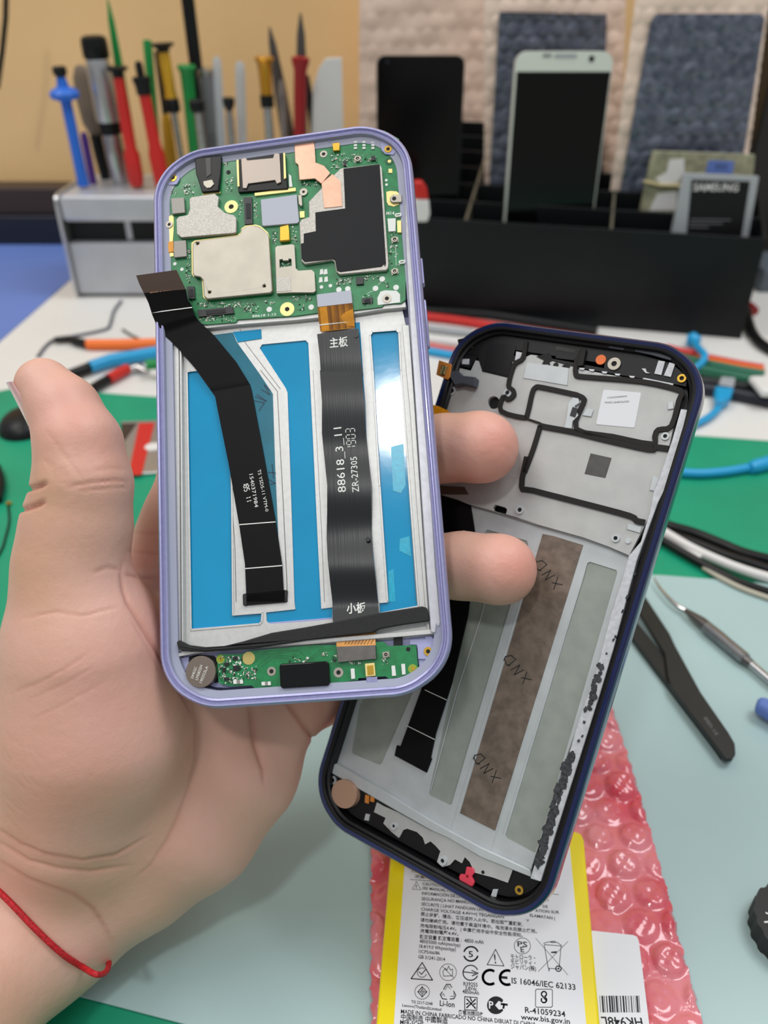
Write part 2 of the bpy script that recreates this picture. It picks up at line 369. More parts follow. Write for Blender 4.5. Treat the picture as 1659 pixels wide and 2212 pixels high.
# ================================================================ black stepped organizer
a = Vector(TABLE.pt(1600, 733)); b_ = Vector(TABLE.pt(1000, 683)); e = (a-b_).normalized()
OF = Frame((a.x, a.y, 0), (e.x, e.y, 0), (-e.y, e.x, 0), (0, 0, 1))
org = thing('desk_organizer', 'black stepped organizer holding phones and wrapped panels', 'organizer', OF)
mo = M['organizer_black']; OW = 352; H0 = 83; NR = 6; RD = 31; HS = 8
ends = [(0, 0), (NR*RD, 0), (NR*RD, H0+NR*HS), (0, H0)]
for k in range(NR+1):
    mb = MB(); h = H0+k*HS
    mb.box(-OW+1.6, -1.6, k*RD, k*RD+2.2, 2, h); obj('front_panel' if k == 0 else 'row_divider', mb, mo, org, bevel=.4)
def org_x(px, py, h):     # local x where the ray meets the slanted height h
    p = OF.pt(px, py, h); return p[0]
for i, xx in enumerate((-OW, org_x(1004, 473, H0), org_x(1318, 487, H0), -2.2)):
    mb = MB(); E = ends if i in (0, 3) else [(2.3, 2.1), (NR*RD, 2.1), (NR*RD, H0+NR*HS), (2.3, H0)]
    mb.prism(E, xx, xx+2.2, f3=lambda u, v, z: (z, u, v))
    obj('end_panel' if i in (0, 3) else 'column_divider', mb, mo if i in (0, 3) else M['organizer_edge'] if 'organizer_edge' in M else mk('organizer_edge', (92, 88, 74), .3), org, bevel=.3)
mb = MB(); mb.box(-OW+1, -1, 1, NR*RD, 0, 2); obj('bottom_panel', mb, mo, org)
# ---- bubble wrap generator
def bubbles(x0, x1, y0, y1, pitch, rb, hb, step, inside=lambda x, y: True, wob=.5, seed=1):
    rnd = random.Random(seed); cs = []
    ny = int((y1-y0)/(pitch*.866))+2; nx = int((x1-x0)/pitch)+2
    for j in range(-1, ny):
        for i in range(-1, nx):
            cs.append((x0+(i+(j % 2)*.5)*pitch+rnd.uniform(-.4, .4), y0+j*pitch*.866+rnd.uniform(-.4, .4), rb*rnd.uniform(.88, 1.05), hb*rnd.uniform(.35, 1.1), rnd.uniform(-.5, .5), rnd.uniform(-.5, .5)))
    cs_np = np.array(cs)
    def h(x, y):
        d2 = ((x-cs_np[:, 0])**2+(y-cs_np[:, 1])**2)/cs_np[:, 2]**2
        i = int(d2.argmin()); q = d2[i]; c = cs[i]
        z = wob*(math.sin(x*.19+y*.11)+math.sin(y*.23-x*.07))*.5
        if q < 1:
            z += c[3]*min(1, (1-q)**.5*1.35)+c[3]*.28*math.sin((x-c[0])*1.4+c[4]*6)*math.cos((y-c[1])*1.2+c[5]*6)*(1-q)
        return z
    return h
def bubble_sheet(name, fr, poly, z, mats, pitch, rb, hb, step, parent=None, seed=1, wob=.6, jag=.6):
    xs = [p[0] for p in poly]; ys = [p[1] for p in poly]; x0, x1, y0, y1 = min(xs), max(xs), min(ys), max(ys)
    h = bubbles(x0, x1, y0, y1, pitch, rb, hb, step, wob=wob, seed=seed)
    rnd = random.Random(seed); mb = MB()
    nu = int((x1-x0)/step)+1
    def span(y):
        X = []
        for i in range(len(poly)):
            a, b = poly[i], poly[(i+1) % len(poly)]
            if (a[1] <= y) != (b[1] <= y): X.append(a[0]+(y-a[1])/(b[1]-a[1])*(b[0]-a[0]))
        return (min(X), max(X)) if len(X) > 1 else None
    rows = []; y = y0+.01
    while y < y1:
        s_ = span(y)
        if s_:
            a = s_[0]+jag*math.sin(y*1.1+seed)*.4+rnd.uniform(-.4, .4)*jag; b = s_[1]+jag*.4*math.sin(y*.9)+rnd.uniform(-.4, .4)*jag
            row = []
            for i in range(nu+1):
                x = a+(b-a)*i/nu; e_ = min(1, min(x-a, b-x)/2.0+.05)
                row.append(mb.bm.verts.new((x, y, z+h(x, y)*e_)))
            rows.append(row)
        y += step
    for a, b in zip(rows, rows[1:]):
        for i in range(nu): mb.face([a[i], a[i+1], b[i+1], b[i]])
    # skirt underneath gives it its thickness
    edge = rows[0]+[r[-1] for r in rows[1:-1]]+rows[-1][::-1]+[r[0] for r in rows[-2:0:-1]]
    lo = [mb.bm.verts.new((v.co.x, v.co.y, z-.6)) for v in edge]; n = len(edge)
    for i in range(n): mb.face([edge[(i+1) % n], edge[i], lo[i], lo[(i+1) % n]])
    mb.face(lo[::-1])
    return mb
mk('clear_wrap', (248, 222, 204), .3, noise=.04, nscale=40, coat=.2)
mk('dark_wrap', (66, 72, 90), .3, noise=.3, nscale=150, coat=.6, rgb2=(104, 110, 126))
def panel(name, label, Y, lean, outer, inner, seed, group):
    F = upright(Y, lean=lean); t = thing(name, label, 'wrapped panel', F, group)
    mb = bubble_sheet('bag', F, F.pts(outer, 0), 0, None, 13, 5.6, .9, 1.8, seed=seed); obj('bag', mb, M['clear_wrap'], t, smooth=60)
    mb = bubble_sheet('panel', F, F.pts(inner, 3), 3, None, 12.5, 5.6, 1.3, 1.5, seed=seed+5, jag=.2); obj('panel', mb, M['dark_wrap'], t, smooth=60)
F = upright(hy+150)
mb = bubble_sheet('bag', F, F.pts([(776, 420), (776, -60), (1048, -60), (1048, 420)]), 0, None, 15, 6.5, .6, 2.2, seed=4)
tag(obj('bubble_wrap_bag', mb, M['clear_wrap'], frame=F, smooth=60), 'pinkish clear bubble wrap standing behind the all black phone', 'bubble wrap')
panel('wrapped_screen', 'dark panel in bubble wrap standing behind the white phone', OF.O.y+135, .04, [(1046, 420), (1046, -60), (1354, -60), (1340, 420)], [(1056, 420), (1078, 26), (1311, 28), (1300, 420)], 3, 'wrapped panels standing in the organizer')
panel('wrapped_screen', 'largest dark panel in bubble wrap at far right of the organizer', OF.O.y+85, .06, [(1316, 430), (1374, -10), (1664, -10), (1604, 430)], [(1336, 430), (1404, 52), (1414, 34), (1430, 26), (1640, 26), (1652, 40), (1592, 430)], 9, 'wrapped panels standing in the organizer')
# ---- phones standing in the organizer
def slab(name, label, cat, F, pTL, pTR, drop, r, th, mbody, group=None):
    a = F.pt(*pTL); b = F.pt(*pTR); t = thing(name, label, cat, F, group)
    L = rr_loop(a[0], b[0], a[1]-drop, (a[1]+b[1])/2, r)
    mb = MB(); mb.prism(L, -th, 0); obj('body', mb, mbody, t, bevel=1.6, seg=3); return t, a, b
F = upright(OF.O.y+100, lean=.05)
t, a, b = slab('smartphone', 'all black phone standing face front, leftmost in the organizer', 'phone', F, (813, 118), (1005, 122), 130, 7, 8, M['black_plastic'])
mb = MB(); mb.prism(rr_loop(a[0]+1.6, b[0]-1.6, a[1]-128, a[1]-2, 5), .05, .35); obj('screen', mb, M['black_gloss'], t)
mb = MB(); mb.disc(a[0]+9, a[1]-5, 1.3, .3, .5); obj('front_camera', mb, M['navy_dark'], t)
F = upright(OF.O.y+68, lean=.05); M['pearl'] = mat('pearl', (222, 228, 218), .3, coat=.5); mk('gray_border', (168, 172, 176), .4)
t, a, b = slab('smartphone', 'white phone with black screen standing in the organizer', 'phone', F, (1116, 110), (1327, 112), 136, 9, 8, M['pearl'])
s0 = F.pt(1130, 155, .3)
mb = MB(); mb.prism([(a[0]+1.3, s0[1]), (a[0]+1.3, a[1]-134), (b[0]-.9, a[1]-134), (b[0]-.9, s0[1])][::1], .05, .4); obj('screen', mb, M['black_gloss'], t)
c_ = F.pt(1278, 127, .3); mb = MB(); mb.disc(*c_, 2.2, .05, .4); obj('front_camera', mb, M['black_gloss'], t)
c_ = F.pt(1222, 121, .3); mb = MB(); mb.prism(rr_loop(c_[0]-9, c_[0]+9, c_[1]-1.4, c_[1]+1.4, 1.3), .05, .3); obj('earpiece', mb, M['gray_border'], t)
c_ = F.pt(1182, 120, .3); mb = MB(); mb.prism(rr_loop(c_[0]-3.5, c_[0]+3.5, c_[1]-1, c_[1]+1, .9), .05, .3); obj('sensor', mb, M['gray_plastic'], t)
# ---- batteries in the front rows
F = upright(OF.O.y+52, lean=.1); mk('olive_card', (150, 148, 122), .45, noise=.25, nscale=120)
P = F.pts([(1412, 326), (1632, 334), (1618, 470), (1384, 458)])
t = thing('phone_battery', 'olive battery pack with blue and white labels and rubber band', 'battery', F)
mb = MB(); mb.prism(P, -6, 0); obj('body', mb, M['olive_card'], t, bevel=.8)
mb = MB(); mb.prism(F.pts([(1446, 345), (1478, 342), (1478, 372), (1462, 395), (1428, 398), (1416, 385), (1440, 372)], 0), 0, .3); mb.prism(F.pts([(1420, 418), (1462, 412), (1460, 454), (1402, 455)], 0), 0, .3); obj('white_sticker', mb, M['white_plastic'], t)
mb = MB(); mb.prism(F.pts([(1530, 346), (1586, 348), (1582, 376), (1524, 374)], 0), 0, .3); obj('blue_sticker', mb, M['blue_laminate'], t)
mb = MB(); text(mb, F, '392', (1543, 366), (1570, 367), 11, .35); obj('print', mb, M['navy_dark'], t)
mb = MB(); mb.tube([F.p3(1390, 392, 1.0), F.p3(1425, 400, 1.2), F.p3(1470, 402, 1.2), F.p3(1630, 410, 1.2)], 1.4, 8); obj('rubber_band', mb, mk('rubber_tan', (190, 175, 130), .6), t)
F = upright(OF.O.y+20, lean=.12)
t = thing('phone_battery', 'black battery with grey border and white maker name', 'battery', F)
P = F.pts([(1478, 374), (1640, 381), (1616, 520), (1450, 515)])
mb = MB(); mb.prism(P, -5, 0); obj('body', mb, M['gray_border'] if 'gray_border' in M else mk('gray_border', (168, 172, 176), .4), t, bevel=.6)
mb = MB(); mb.prism(F.pts([(1494, 388), (1620, 392), (1600, 520), (1482, 515)], 0), .02, .35); obj('label', mb, M['black_plastic'], t)
mb = MB(); text(mb, F, 'SAMSUNG', (1497, 412), (1594, 413), 15, .4, bold=True); obj('print', mb, M['white_plastic'], t)
mb = MB()
for k, (x0, x1) in enumerate(((1492, 1578), (1490, 1560), (1489, 1530))):
    mb.stroke([F.pt(x0, 474+k*8, .4), F.pt(x1, 475+k*8, .4)], .8, .36, .42)
obj('small_print', mb, M['gray_plastic'], t)
F = upright(OF.O.y+26); t = thing('eraser', 'small red and white block in the organizer beside the held phone edge', 'eraser', F)
mb = MB(); mb.prism(F.pts([(893, 430), (926, 432), (929, 462), (924, 480), (890, 480)]), -8, 0); obj('block', mb, M['white_plastic'], t, bevel=1.5)
mb = MB(); mb.prism(F.pts([(893, 392), (912, 392), (922, 408), (926, 432), (893, 430)]), -8, 0); obj('cap', mb, M['red_plastic'], t, bevel=1.5)
F = upright(900); mb = MB(); mb.tube([F.p3(14, -40), F.p3(12, 40), F.p3(5, 110), F.p3(-6, 190)], 2.6, 8); tag(obj('cord', mb, M['black_plastic'], frame=F), 'dark cord hanging in the top left corner before the wall', 'cord')
# ---- dark case and grey box at the right edge
mb = MB(); x = TABLE.pt(1668, 560)[0]
F = upright(OF.O.y+215); p = F.pt(1634, 300)
mb.box(p[0], p[0]+120, OF.O.y+216-OF.O.y, OF.O.y+260-OF.O.y, 0, 330)
FB = Frame((0, OF.O.y, 0), (1, 0, 0), (0, 1, 0), (0, 0, 1))
tag(obj('speaker_case', mb, mk('case_dark', (26, 22, 20), .5), frame=FB, bevel=3), 'tall dark case at the right edge behind the wrapped panel', 'case')
q = TABLE.pt(1638, 632); mb = MB(); mb.box(q[0], q[0]+90, q[1], q[1]+60, 0, 22)
tag(obj('storage_box', mb, mk('slate', (92, 102, 110), .5), frame=TABLE, bevel=2), 'grey box at the right edge beside the organizer', 'box')
# ================================================================ cables and small things on the desk
def cable(name, label, path, r, m, z=0, group=None, cat='cable', seg=10, flat=1, k=6):
    P = [(*TABLE.pt(p[0], p[1], (p[2] if len(p) > 2 else z)+r), (p[2] if len(p) > 2 else z)+r) for p in path]
    mb = MB(); mb.tube(smooth_path(P, k), r, seg, flat)
    return tag(obj(name, mb, M[m] if isinstance(m, str) else m, frame=TABLE), label, cat, group)
def pen(name, label, cat, path, parts, z=0, group=None):
    """a tool lying on the desk: parts = (name, material, start index, end index, radii)"""
    t = thing(name, label, cat, TABLE, group)
    for pn, m, pts, rs in parts:
        P = [(*TABLE.pt(x, y, z+max(rs)), z+max(rs)) for x, y in pts]
        mb = MB(); mb.tube(P, list(rs), 12); obj(pn, mb, M[m], t)
    return t
mk('cord_gray', (90, 92, 104), .5)
cable('cable', 'thin grey cord curling from under the silver holder', [(262, 650), (246, 672), (238, 700), (226, 712), (160, 726), (130, 730), (110, 738), (95, 752), (82, 770)], 1.3, 'cord_gray')
pen('soldering_pick', 'orange handled pick with black grip lying left of held phone', 'pick', None, [('grip', 'black_plastic', [(112, 736), (122, 734), (150, 732), (165, 738), (190, 744)], [1, 2.6, 2.8, 3.6, 3.8]), ('handle', 'orange_plastic', [(188, 744), (260, 744), (345, 742), (430, 738)], [4.2, 4.4, 4.4, 4.4])])
pen('soldering_pick', 'light blue handled pick with black grip under the orange one', 'pick', None, [('grip', 'black_plastic', [(140, 812), (160, 806), (178, 800), (196, 793)], [3, 4, 4.2, 4.2]), ('handle', 'cyan_plastic', [(194, 793), (240, 778), (300, 768), (345, 760), (430, 750)], [4.6, 5, 5, 5, 5])], z=1)
pen('soldering_pick', 'red handled pick with black end behind the thumb', 'pick', None, [('grip', 'black_plastic', [(196, 842), (215, 830), (236, 818)], [3.4, 3.6, 3.6]), ('handle', 'red_plastic', [(234, 819), (275, 797)], [4, 4]), ('blade', 'steel', [(275, 798), (300, 794), (322, 805)], [2.5, 3.5, 1.2])], z=1)
pen('marker', 'green stick end showing beside the held phone at left', 'tool', None, [('handle', 'green_plastic', [(316, 788), (345, 786), (420, 780)], [4, 4, 4])], z=8)
cable('wire', 'short black wire tip lying above the orange pick', [(265, 712), (280, 722), (300, 732)], 1, 'black_plastic', cat='wire')
c_ = TABLE.pt(54, 925, 2); mb = MB(); mb.dome((c_[0], c_[1]+4, 1.6), 18, 22, 12)
tag(obj('suction_cap', mb, M['black_plastic'], frame=TABLE), 'round black dome lying on the green mat behind the thumb', 'cap')
t = thing('adhesive_packet', 'red and white foil packet lying between thumb and phone', 'packet', TABLE)
P = lambda L, z=2.2: TABLE.pts(L, z)
mb = MB(); mb.prism(P([(262, 914), (420, 908), (420, 1020), (278, 1028)]), 1.6, 3.6); obj('foil', mb, M['silver'], t, bevel=.5)
mb = MB(); mb.prism(P([(300, 914), (334, 913), (306, 1025), (277, 1027)], 3.8), 3.61, 3.9); obj('red_stripe', mb, M['red_plastic'], t)
mb = MB(); mb.prism(P([(262, 915), (296, 914), (270, 950), (262, 950)], 3.8), 3.61, 3.9); obj('dark_window', mb, M['dark_brown'], t)
mb = MB(); c_ = TABLE.pt(330, 965, 3.9); mb.disc(*c_, 5, 3.6, 4.1); obj('white_seal', mb, M['white_plastic'], t)
mk('brass', (205, 170, 90), .3, metal=.9)
t = thing('antenna_wire', 'thin dark wire ending in a small brass connector at left', 'wire', TABLE)
P_ = [(*TABLE.pt(x, y, 2.2), 2.2) for x, y in [(18, 1092), (20, 1125), (12, 1160), (2, 1190), (-30, 1240)]]
mb = MB(); mb.tube(smooth_path(P_), .6, 8); obj('lead', mb, M['black_plastic'], t)
c_ = TABLE.pt(19, 1086, 3); mb = MB(); mb.disc(*c_, 1.5, 1.7, 3.2, hole=.6); obj('plug', mb, M['brass'], t)
cable('cable', 'thick dark cord at the left edge beside the thumb knuckle', [(-8, 1010), (0, 1045), (-6, 1080)], 3, 'black_plastic', z=1.5)
# behind / between the two phone frames
cable('cable', 'dark flat cable bundle along the foot of the organizer', [(860, 664), (930, 672), (1040, 678), (1150, 694), (1290, 716)], 4, 'black_plastic', seg=12)
cable('cable', 'thick red cable running along behind the navy frame', [(850, 672), (920, 684), (985, 692), (1080, 706), (1250, 730), (1400, 752), (1500, 765)], 3.8, 'red_plastic')
cable('cable', 'upper pale grey cable passing between the two phones', [(850, 698), (915, 708), (980, 716), (1020, 720)], 3.2, 'gray_border')
cable('cable', 'white cable just below the pale grey one between phones', [(850, 724), (915, 733), (970, 739), (1060, 748)], 3.2, 'white_plastic')
cable('cable', 'thin salmon wire under the white cable between phones', [(850, 735), (918, 744), (980, 755), (1060, 766)], 1.8, mk('salmon', (235, 110, 100), .4))
cable('cable', 'light blue cable lowest of those between the two phones', [(850, 745), (920, 757), (970, 766), (1060, 780)], 3.2, 'cyan_plastic')
t = thing('ribbon_cable', 'red and green striped cable at right meeting the white plug', 'cable', TABLE)
for pn, m, off, r in (('red_strand', 'red_plastic', 0, 1.9), ('orange_strand', 'orange_plastic', 7, 2.2), ('green_strand', 'green_dark', 19, 4.2), ('green_strand', 'green_dark', 32, 4.2)):
    if m not in M: mk(m, (30, 105, 78), .4)
    Pp = [(*TABLE.pt(x, y+off, r), r) for x, y in [(1440, 748), (1520, 768), (1600, 784), (1650, 792)]]
    mb = MB(); mb.tube(Pp, r, 10); obj(pn, mb, M[m], t)
c_ = TABLE.pt(1648, 838, 14); mb = MB(); mb.box(c_[0]-4, c_[0]+26, c_[1]-8, c_[1]+18, 9.6, 16); mb.box(c_[0]+6, c_[0]+26, c_[1]-10, c_[1]+10, .2, 9.6); tag(obj('connector_plug', mb, M['white_plastic'], frame=TABLE, bevel=3, seg=3), 'white plug at the right edge gripping the striped cable', 'plug')
t = thing('ethernet_cable', 'blue cable with ribbed boot hanging against the organizer', 'cable', TABLE)
Pp = [TABLE.p3(1497, 735, 6), TABLE.p3(1508, 752, 10), TABLE.p3(1522, 768, 12), TABLE.p3(1515, 785, 9), TABLE.p3(1495, 800, 4)]
mb = MB(); mb.tube(smooth_path(Pp), 2.8, 10); obj('cord', mb, M['cyan_plastic'], t)
mb = MB(); mb.tube([TABLE.p3(1484, 732, 6), TABLE.p3(1496, 734, 6), TABLE.p3(1512, 735, 7)], [4, 6.5, 3.5], 10); obj('boot', mb, M['cyan_plastic'], t)
cable('cable', 'black bar shaped cable lying under the striped cable', [(1460, 822), (1540, 828), (1660, 846)], 4.5, 'black_plastic')
cable('cable', 'dark grey cable lowest behind the blue plug at right', [(1500, 838), (1560, 846), (1665, 868)], 4.5, 'navy_dark')
t = thing('usb_cable', 'blue cable with wide blue plug and clear tip at right', 'cable', TABLE)
Pp = [TABLE.p3(x, y, 3) for x, y in [(1580, 850), (1562, 868), (1545, 890), (1520, 908), (1480, 925)]]
mb = MB(); mb.tube(smooth_path(Pp), 2.6, 10); obj('cord', mb, M['cyan_plastic'], t)
mb = MB(); mb.prism(TABLE.pts([(1545, 832), (1587, 836), (1578, 858), (1556, 868), (1546, 858)], 9), 1.5, 9); obj('boot', mb, M['cyan_plastic'], t, bevel=1.5)
mb = MB(); mb.prism(TABLE.pts([(1558, 812), (1590, 815), (1586, 834), (1552, 830)], 9), 2, 9); obj('clear_tip', mb, M['clear_plastic'], t, bevel=1)
t = thing('usb_cable', 'blue cable with rounded plug lying across the green mat', 'cable', TABLE)
Pp = [TABLE.p3(x, y, 4.3) for x, y in [(1380, 1000), (1440, 1016), (1500, 1023), (1560, 1020), (1624, 1010)]]
mb = MB(); mb.tube(smooth_path(Pp), 2.9, 12); obj('cord', mb, M['cyan_plastic'], t)
mb = MB(); mb.tube([TABLE.p3(x, y, 5) for x, y in [(1620, 1012), (1632, 1008), (1648, 1004), (1690, 994)]], [3.4, 4.6, 4.6, 5.4], 12); obj('plug', mb, M['cyan_plastic'], t)
cable('cable', 'red tipped black cable hooking down right of the organizer', [(1612, 664), (1616, 690), (1626, 720), (1648, 745), (1700, 772)], 4.2, 'black_plastic', group=None)
c_ = TABLE.p3(1624, 668, 4); mb = MB(); mb.tube([c_+Vector((0, -5, 0)), c_+Vector((0, 7, 0))], 4.6, 12); tag(obj('banana_plug', mb, M['dark_red'], frame=TABLE), 'small dark red plug beside the organizer corner', 'plug')
g = 'black and white leads at right'
cable('cable', 'upper black lead crossing the edge of the green mat', [(1400, 1110), (1440, 1134), (1500, 1152), (1560, 1176), (1610, 1196), (1690, 1216)], 3, 'black_plastic', z=1.5, group=g)
cable('cable', 'bright white lead between the black ones at right', [(1400, 1130), (1432, 1148), (1490, 1182), (1560, 1214), (1620, 1236), (1690, 1256)], 2.6, 'white_plastic', z=2.5, group=g)
cable('cable', 'black lead hugging the white one from above', [(1440, 1152), (1500, 1172), (1570, 1200), (1620, 1216), (1690, 1240)], 2.6, 'black_plastic', z=1.5, group=g)
cable('cable', 'second white lead that dips under the lowest black one', [(1400, 1140), (1440, 1160), (1490, 1190), (1515, 1206)], 2, 'white_plastic', z=2, group=g)
cable('cable', 'lowest black lead reaching the pale sheet', [(1400, 1142), (1430, 1166), (1500, 1208), (1560, 1240), (1610, 1262), (1690, 1288)], 2.2, 'black_plastic', z=2.6, group=g)
cable('cable', 'beige lead along the underside of the lowest black one', [(1520, 1226), (1560, 1250), (1610, 1274), (1690, 1302)], 1.4, mk('beige', (188, 182, 165), .5), z=2.6, group=g)
# ================================================================ phone frame held in the hand
def cam_frame(T, R):
    cols = [c2w((R[0][i], R[1][i], R[2][i])) for i in range(3)]
    return Frame(CAMO+c2w(T), cols[0], -cols[1], -cols[2])
F1 = cam_frame((-25.253, -30.43, 218.597), [[0.99001, 0.06872, 0.12308], [-0.09104, 0.97832, 0.18601], [-0.10762, -0.19536, 0.97481]])
F2 = cam_frame((31.732, 24.174, 231.177), [[0.81841, -0.30397, 0.48766], [0.2393, 0.95184, 0.19169], [-0.52244, -0.04019, 0.85173]])
def crop(ox, oy, s_): return lambda *L: [(ox+x/s_, oy+y/s_) for x, y in L]
A_ = crop(320, 260, 5.184); B_ = crop(600, 260, 5.184); C_ = crop(320, 520, 5.184); D_c = crop(600, 520, 5.184)
E_ = crop(640, 800, 4.425); Fc = crop(320, 800, 4.425); G_ = crop(660, 1260, 4.88); H_ = crop(340, 1260, 4.88)
def housing(prof, floor_n, W=76, H=159.4, r=15.5, seg=14):
    mb = MB(); rings = []
    for d, n in prof: rings.append([(x, y+(0 if abs(y) < 50 else math.copysign(1.3*(1-(x/W*2)**2)-.5, y)), n) for x, y in rr_loop(-W/2+d, W/2-d, -H/2+d, H/2-d, max(r-d, 1), seg)])
    return mb, rings
mk('lavender', (158, 157, 200), .32, metal=.25, noise=.05, nscale=900, coat=.3); mk('lavender_flat', (172, 174, 214), .5); mk('ledge_gray', (158, 162, 184), .4)
mk('cast_metal', (208, 208, 206), .42, metal=.35, noise=.04, nscale=700, bump=.015, bscale=2500)
mk('pcb', (22, 128, 72), .35, noise=.16, nscale=420, coat=.25); mk('pcb_dark', (12, 92, 50), .4)
mk('tin', (172, 166, 154), .42, metal=.7, noise=.06, nscale=150); mk('tin_rough', (186, 182, 174), .5, metal=.5, noise=.16, nscale=2600, bump=.03, bscale=2600)
mk('film_black', (20, 21, 25), .5, spec=.22); mk('flex_black', (13, 12, 15), .5, noise=.1, nscale=400, spec=.15); mk('flex_ribbed', (24, 26, 30), .34, spec=.4, bump=.035, bscale=900, aniso=(2.2, .02, .02))
mk('copper', (222, 170, 146), .32, metal=.7, noise=.05, nscale=500); mk('gold_pad', (245, 226, 150), .4, metal=.3); mk('gold', (215, 172, 70), .28, metal=.85)
mk('blue_film', (10, 150, 200), .1, noise=.05, nscale=45, coat=.35, bump=.012, bscale=220); mk('blue_film_dark', (14, 112, 134), .2, noise=.08, nscale=200, coat=.6)
mk('kapton', (226, 150, 20), .25, noise=.15, nscale=300, coat=.4); mk('kapton_line', (120, 70, 14), .4); mk('silk', (235, 238, 232), .5); mk('chip_gray', (150, 146, 140), .45, metal=.3)
mk('chip_black', (26, 27, 30), .35); mk('rubber', (26, 26, 27), .65, noise=.15, nscale=900, bump=.03, bscale=1500); mk('pen_ink', (10, 62, 84), .5); mk('brown_head', (92, 74, 66), .4)
mk('motor_steel', (150, 136, 124), .3, metal=.9)
ph = thing('open_smartphone', 'lavender phone frame with green circuit boards and blue film, held in the hand', 'phone', F1)
prof = [(5.6, -6.7), (4.6, -6.7), (4.5, -2.0), (2.7, -1.7), (2.5, -.55), (2.0, -.35), (1.75, -.75), (1.45, -.75), (1.1, -.05), (.7, 0), (.2, -.5), (0, -1.8), (0, -4.4), (.5, -6.4), (1.8, -7.8), (4.5, -8.6), (9, -8.8)]
mb, rings = housing(prof, -4.3)
V = [[mb.bm.verts.new(p) for p in r] for r in rings]; n_ = len(V[0])
mb.mats = [M['lavender_flat'], M['ledge_gray'], M['lavender'], M['black_gloss']]
for i in range(len(V)-1):
    mb.mi = 0 if i == 0 else 1 if i < 4 else 2 if i < 15 else 3
    for k in range(n_): mb.face([V[i][k], V[i][(k+1) % n_], V[i+1][(k+1) % n_], V[i+1][k]])
mb.mi = 0; mb.face(V[0]); mb.mi = 3; mb.face(V[-1][::-1])
housing_ob = obj('housing', mb, None, ph, recalc=True, smooth=50)
def P1(name, pxs, n0, n1, m, parent=None, holes=(), bevel=0, label=None, seg=2):
    mb = MB(); mb.prism(F1.pts(pxs, n1), n0, n1, [F1.pts(h, n1) for h in holes])
    o = obj(name, mb, M[m], parent or ph, bevel=bevel, seg=seg)
    if label: o['label'] = label
    return o
def D1(name, c, rpx, n0, n1, m, parent=None, hole=0, seg=24, fr=None):
    fr = fr or F1; u, v = fr.pt(*c, n1); k = fr.mm(*c, n1); mb = MB(); mb.disc(u, v, rpx*k, n0, n1, seg, hole*k)
    return obj(name, mb, M[m], parent or ph)
for lo_, hi_ in ((-80, -59), (27, 80)):
    mb = MB(); mb.prism([(x, y) for x, y in [(max(-33.4, min(33.4, x)), max(lo_, min(hi_, y))) for x, y in rr_loop(-33.4, 33.4, -74.9, 74.9, 11.5, 8)]], -6.0, -4.3); obj('inner_floor', mb, M['lavender_flat'], ph)
# side buttons on the right wall
for y0, y1 in ((560, 616), (650, 752)):
    a = F1.pt(905, y0, -4); b = F1.pt(920, y1, -4); mb = MB(); mb.box(37.6, 38.5, b[1], a[1], -5.4, -3.2); obj('side_button', mb, M['lavender'], ph, bevel=.4)
# ---- battery tray plate with recessed windows
film1 = [(403, 803), (410, 801), (500, 792), (500, 1000), (503, 1328), (567, 1323), (565, 1343), (560, 1348), (412, 1361)]
film2 = [(561, 752), (566, 744), (660, 735), (666, 741), (669, 800), (687, 1182), (694, 1315), (718, 1312), (718, 1338), (660, 1343), (583, 1348), (576, 1342), (575, 1323), (638, 1316), (636, 1300), (628, 1050), (621, 848), (617, 838)]
film3 = [(455, 724), (503, 718), (511, 738), (559, 805), (589, 850), (594, 1003), (601, 1160), (608, 1250), (560, 1262), (545, 1000), (520, 850), (470, 760)]
film4 = [(799, 724), (804, 716), (856, 712), (862, 718), (866, 800), (880, 987), (904, 1310), (818, 1326), (817, 1301), (837, 1299), (820, 1050), (805, 800)]
slot = [(504, 1010), (560, 1262), (608, 1250), (620, 1300), (612, 1308), (528, 1312), (520, 1262)]
plate_out = [(352, 655), (440, 700), (513, 700), (640, 690), (690, 684), (766, 676), (830, 668), (868, 664), (876, 700), (893, 850), (912, 1120), (938, 1362), (936, 1372), (860, 1380), (700, 1392), (520, 1404), (380, 1414), (368, 1412), (358, 1100), (353, 850)]
mb = MB(); mb.prism(F1.pts(plate_out, -4.3), -5.2, -4.25, [F1.pts(h, -4.25) for h in (film1, film2, film4)])
obj('battery_tray', mb, M['cast_metal'], ph)
mb = MB(); mb.prism(F1.pts([(352, 655), (868, 655), (940, 1372), (365, 1414)], -4.7), -6.6, -5.25); obj('tray_floor', mb, M['cast_metal'], ph)
for nm, f, m, z in (('blue_film', film1, 'blue_film', -4.62), ('blue_film', film2, 'blue_film', -4.62), ('blue_film', film4, 'blue_film', -4.62), ('blue_film', [(503, 717), (564, 711), (565, 731), (513, 739)], 'blue_film', -4.05), ('dark_blue_film', film3, 'blue_film_dark', -4.12)):
    P1(nm, f, z-.08 if z < -4.5 else -4.24, z, m)
P1('blue_film', [(767, 697), (777, 696), (787, 850), (801, 1150), (817, 1302), (806, 1302), (790, 1150), (771, 850)], -4.24, -4.1, 'blue_film')
# brighter worn patches of the film
P1('film_patch', E_((905, 730), (1025, 700), (1045, 1100), (1000, 1175), (925, 1150)), -4.6, -4.55, 'film_patch' if 'film_patch' in M else (mk('film_patch', (10, 172, 206), .28, noise=.1, nscale=900) and 'film_patch'))
P1('film_patch', E_((990, 1610), (1080, 1585), (1100, 1780), (985, 1725)), -4.6, -4.55, 'film_patch'); P1('film_patch', E_((880, 1920), (930, 1900), (950, 2212), (880, 2212)), -4.6, -4.55, 'film_patch')
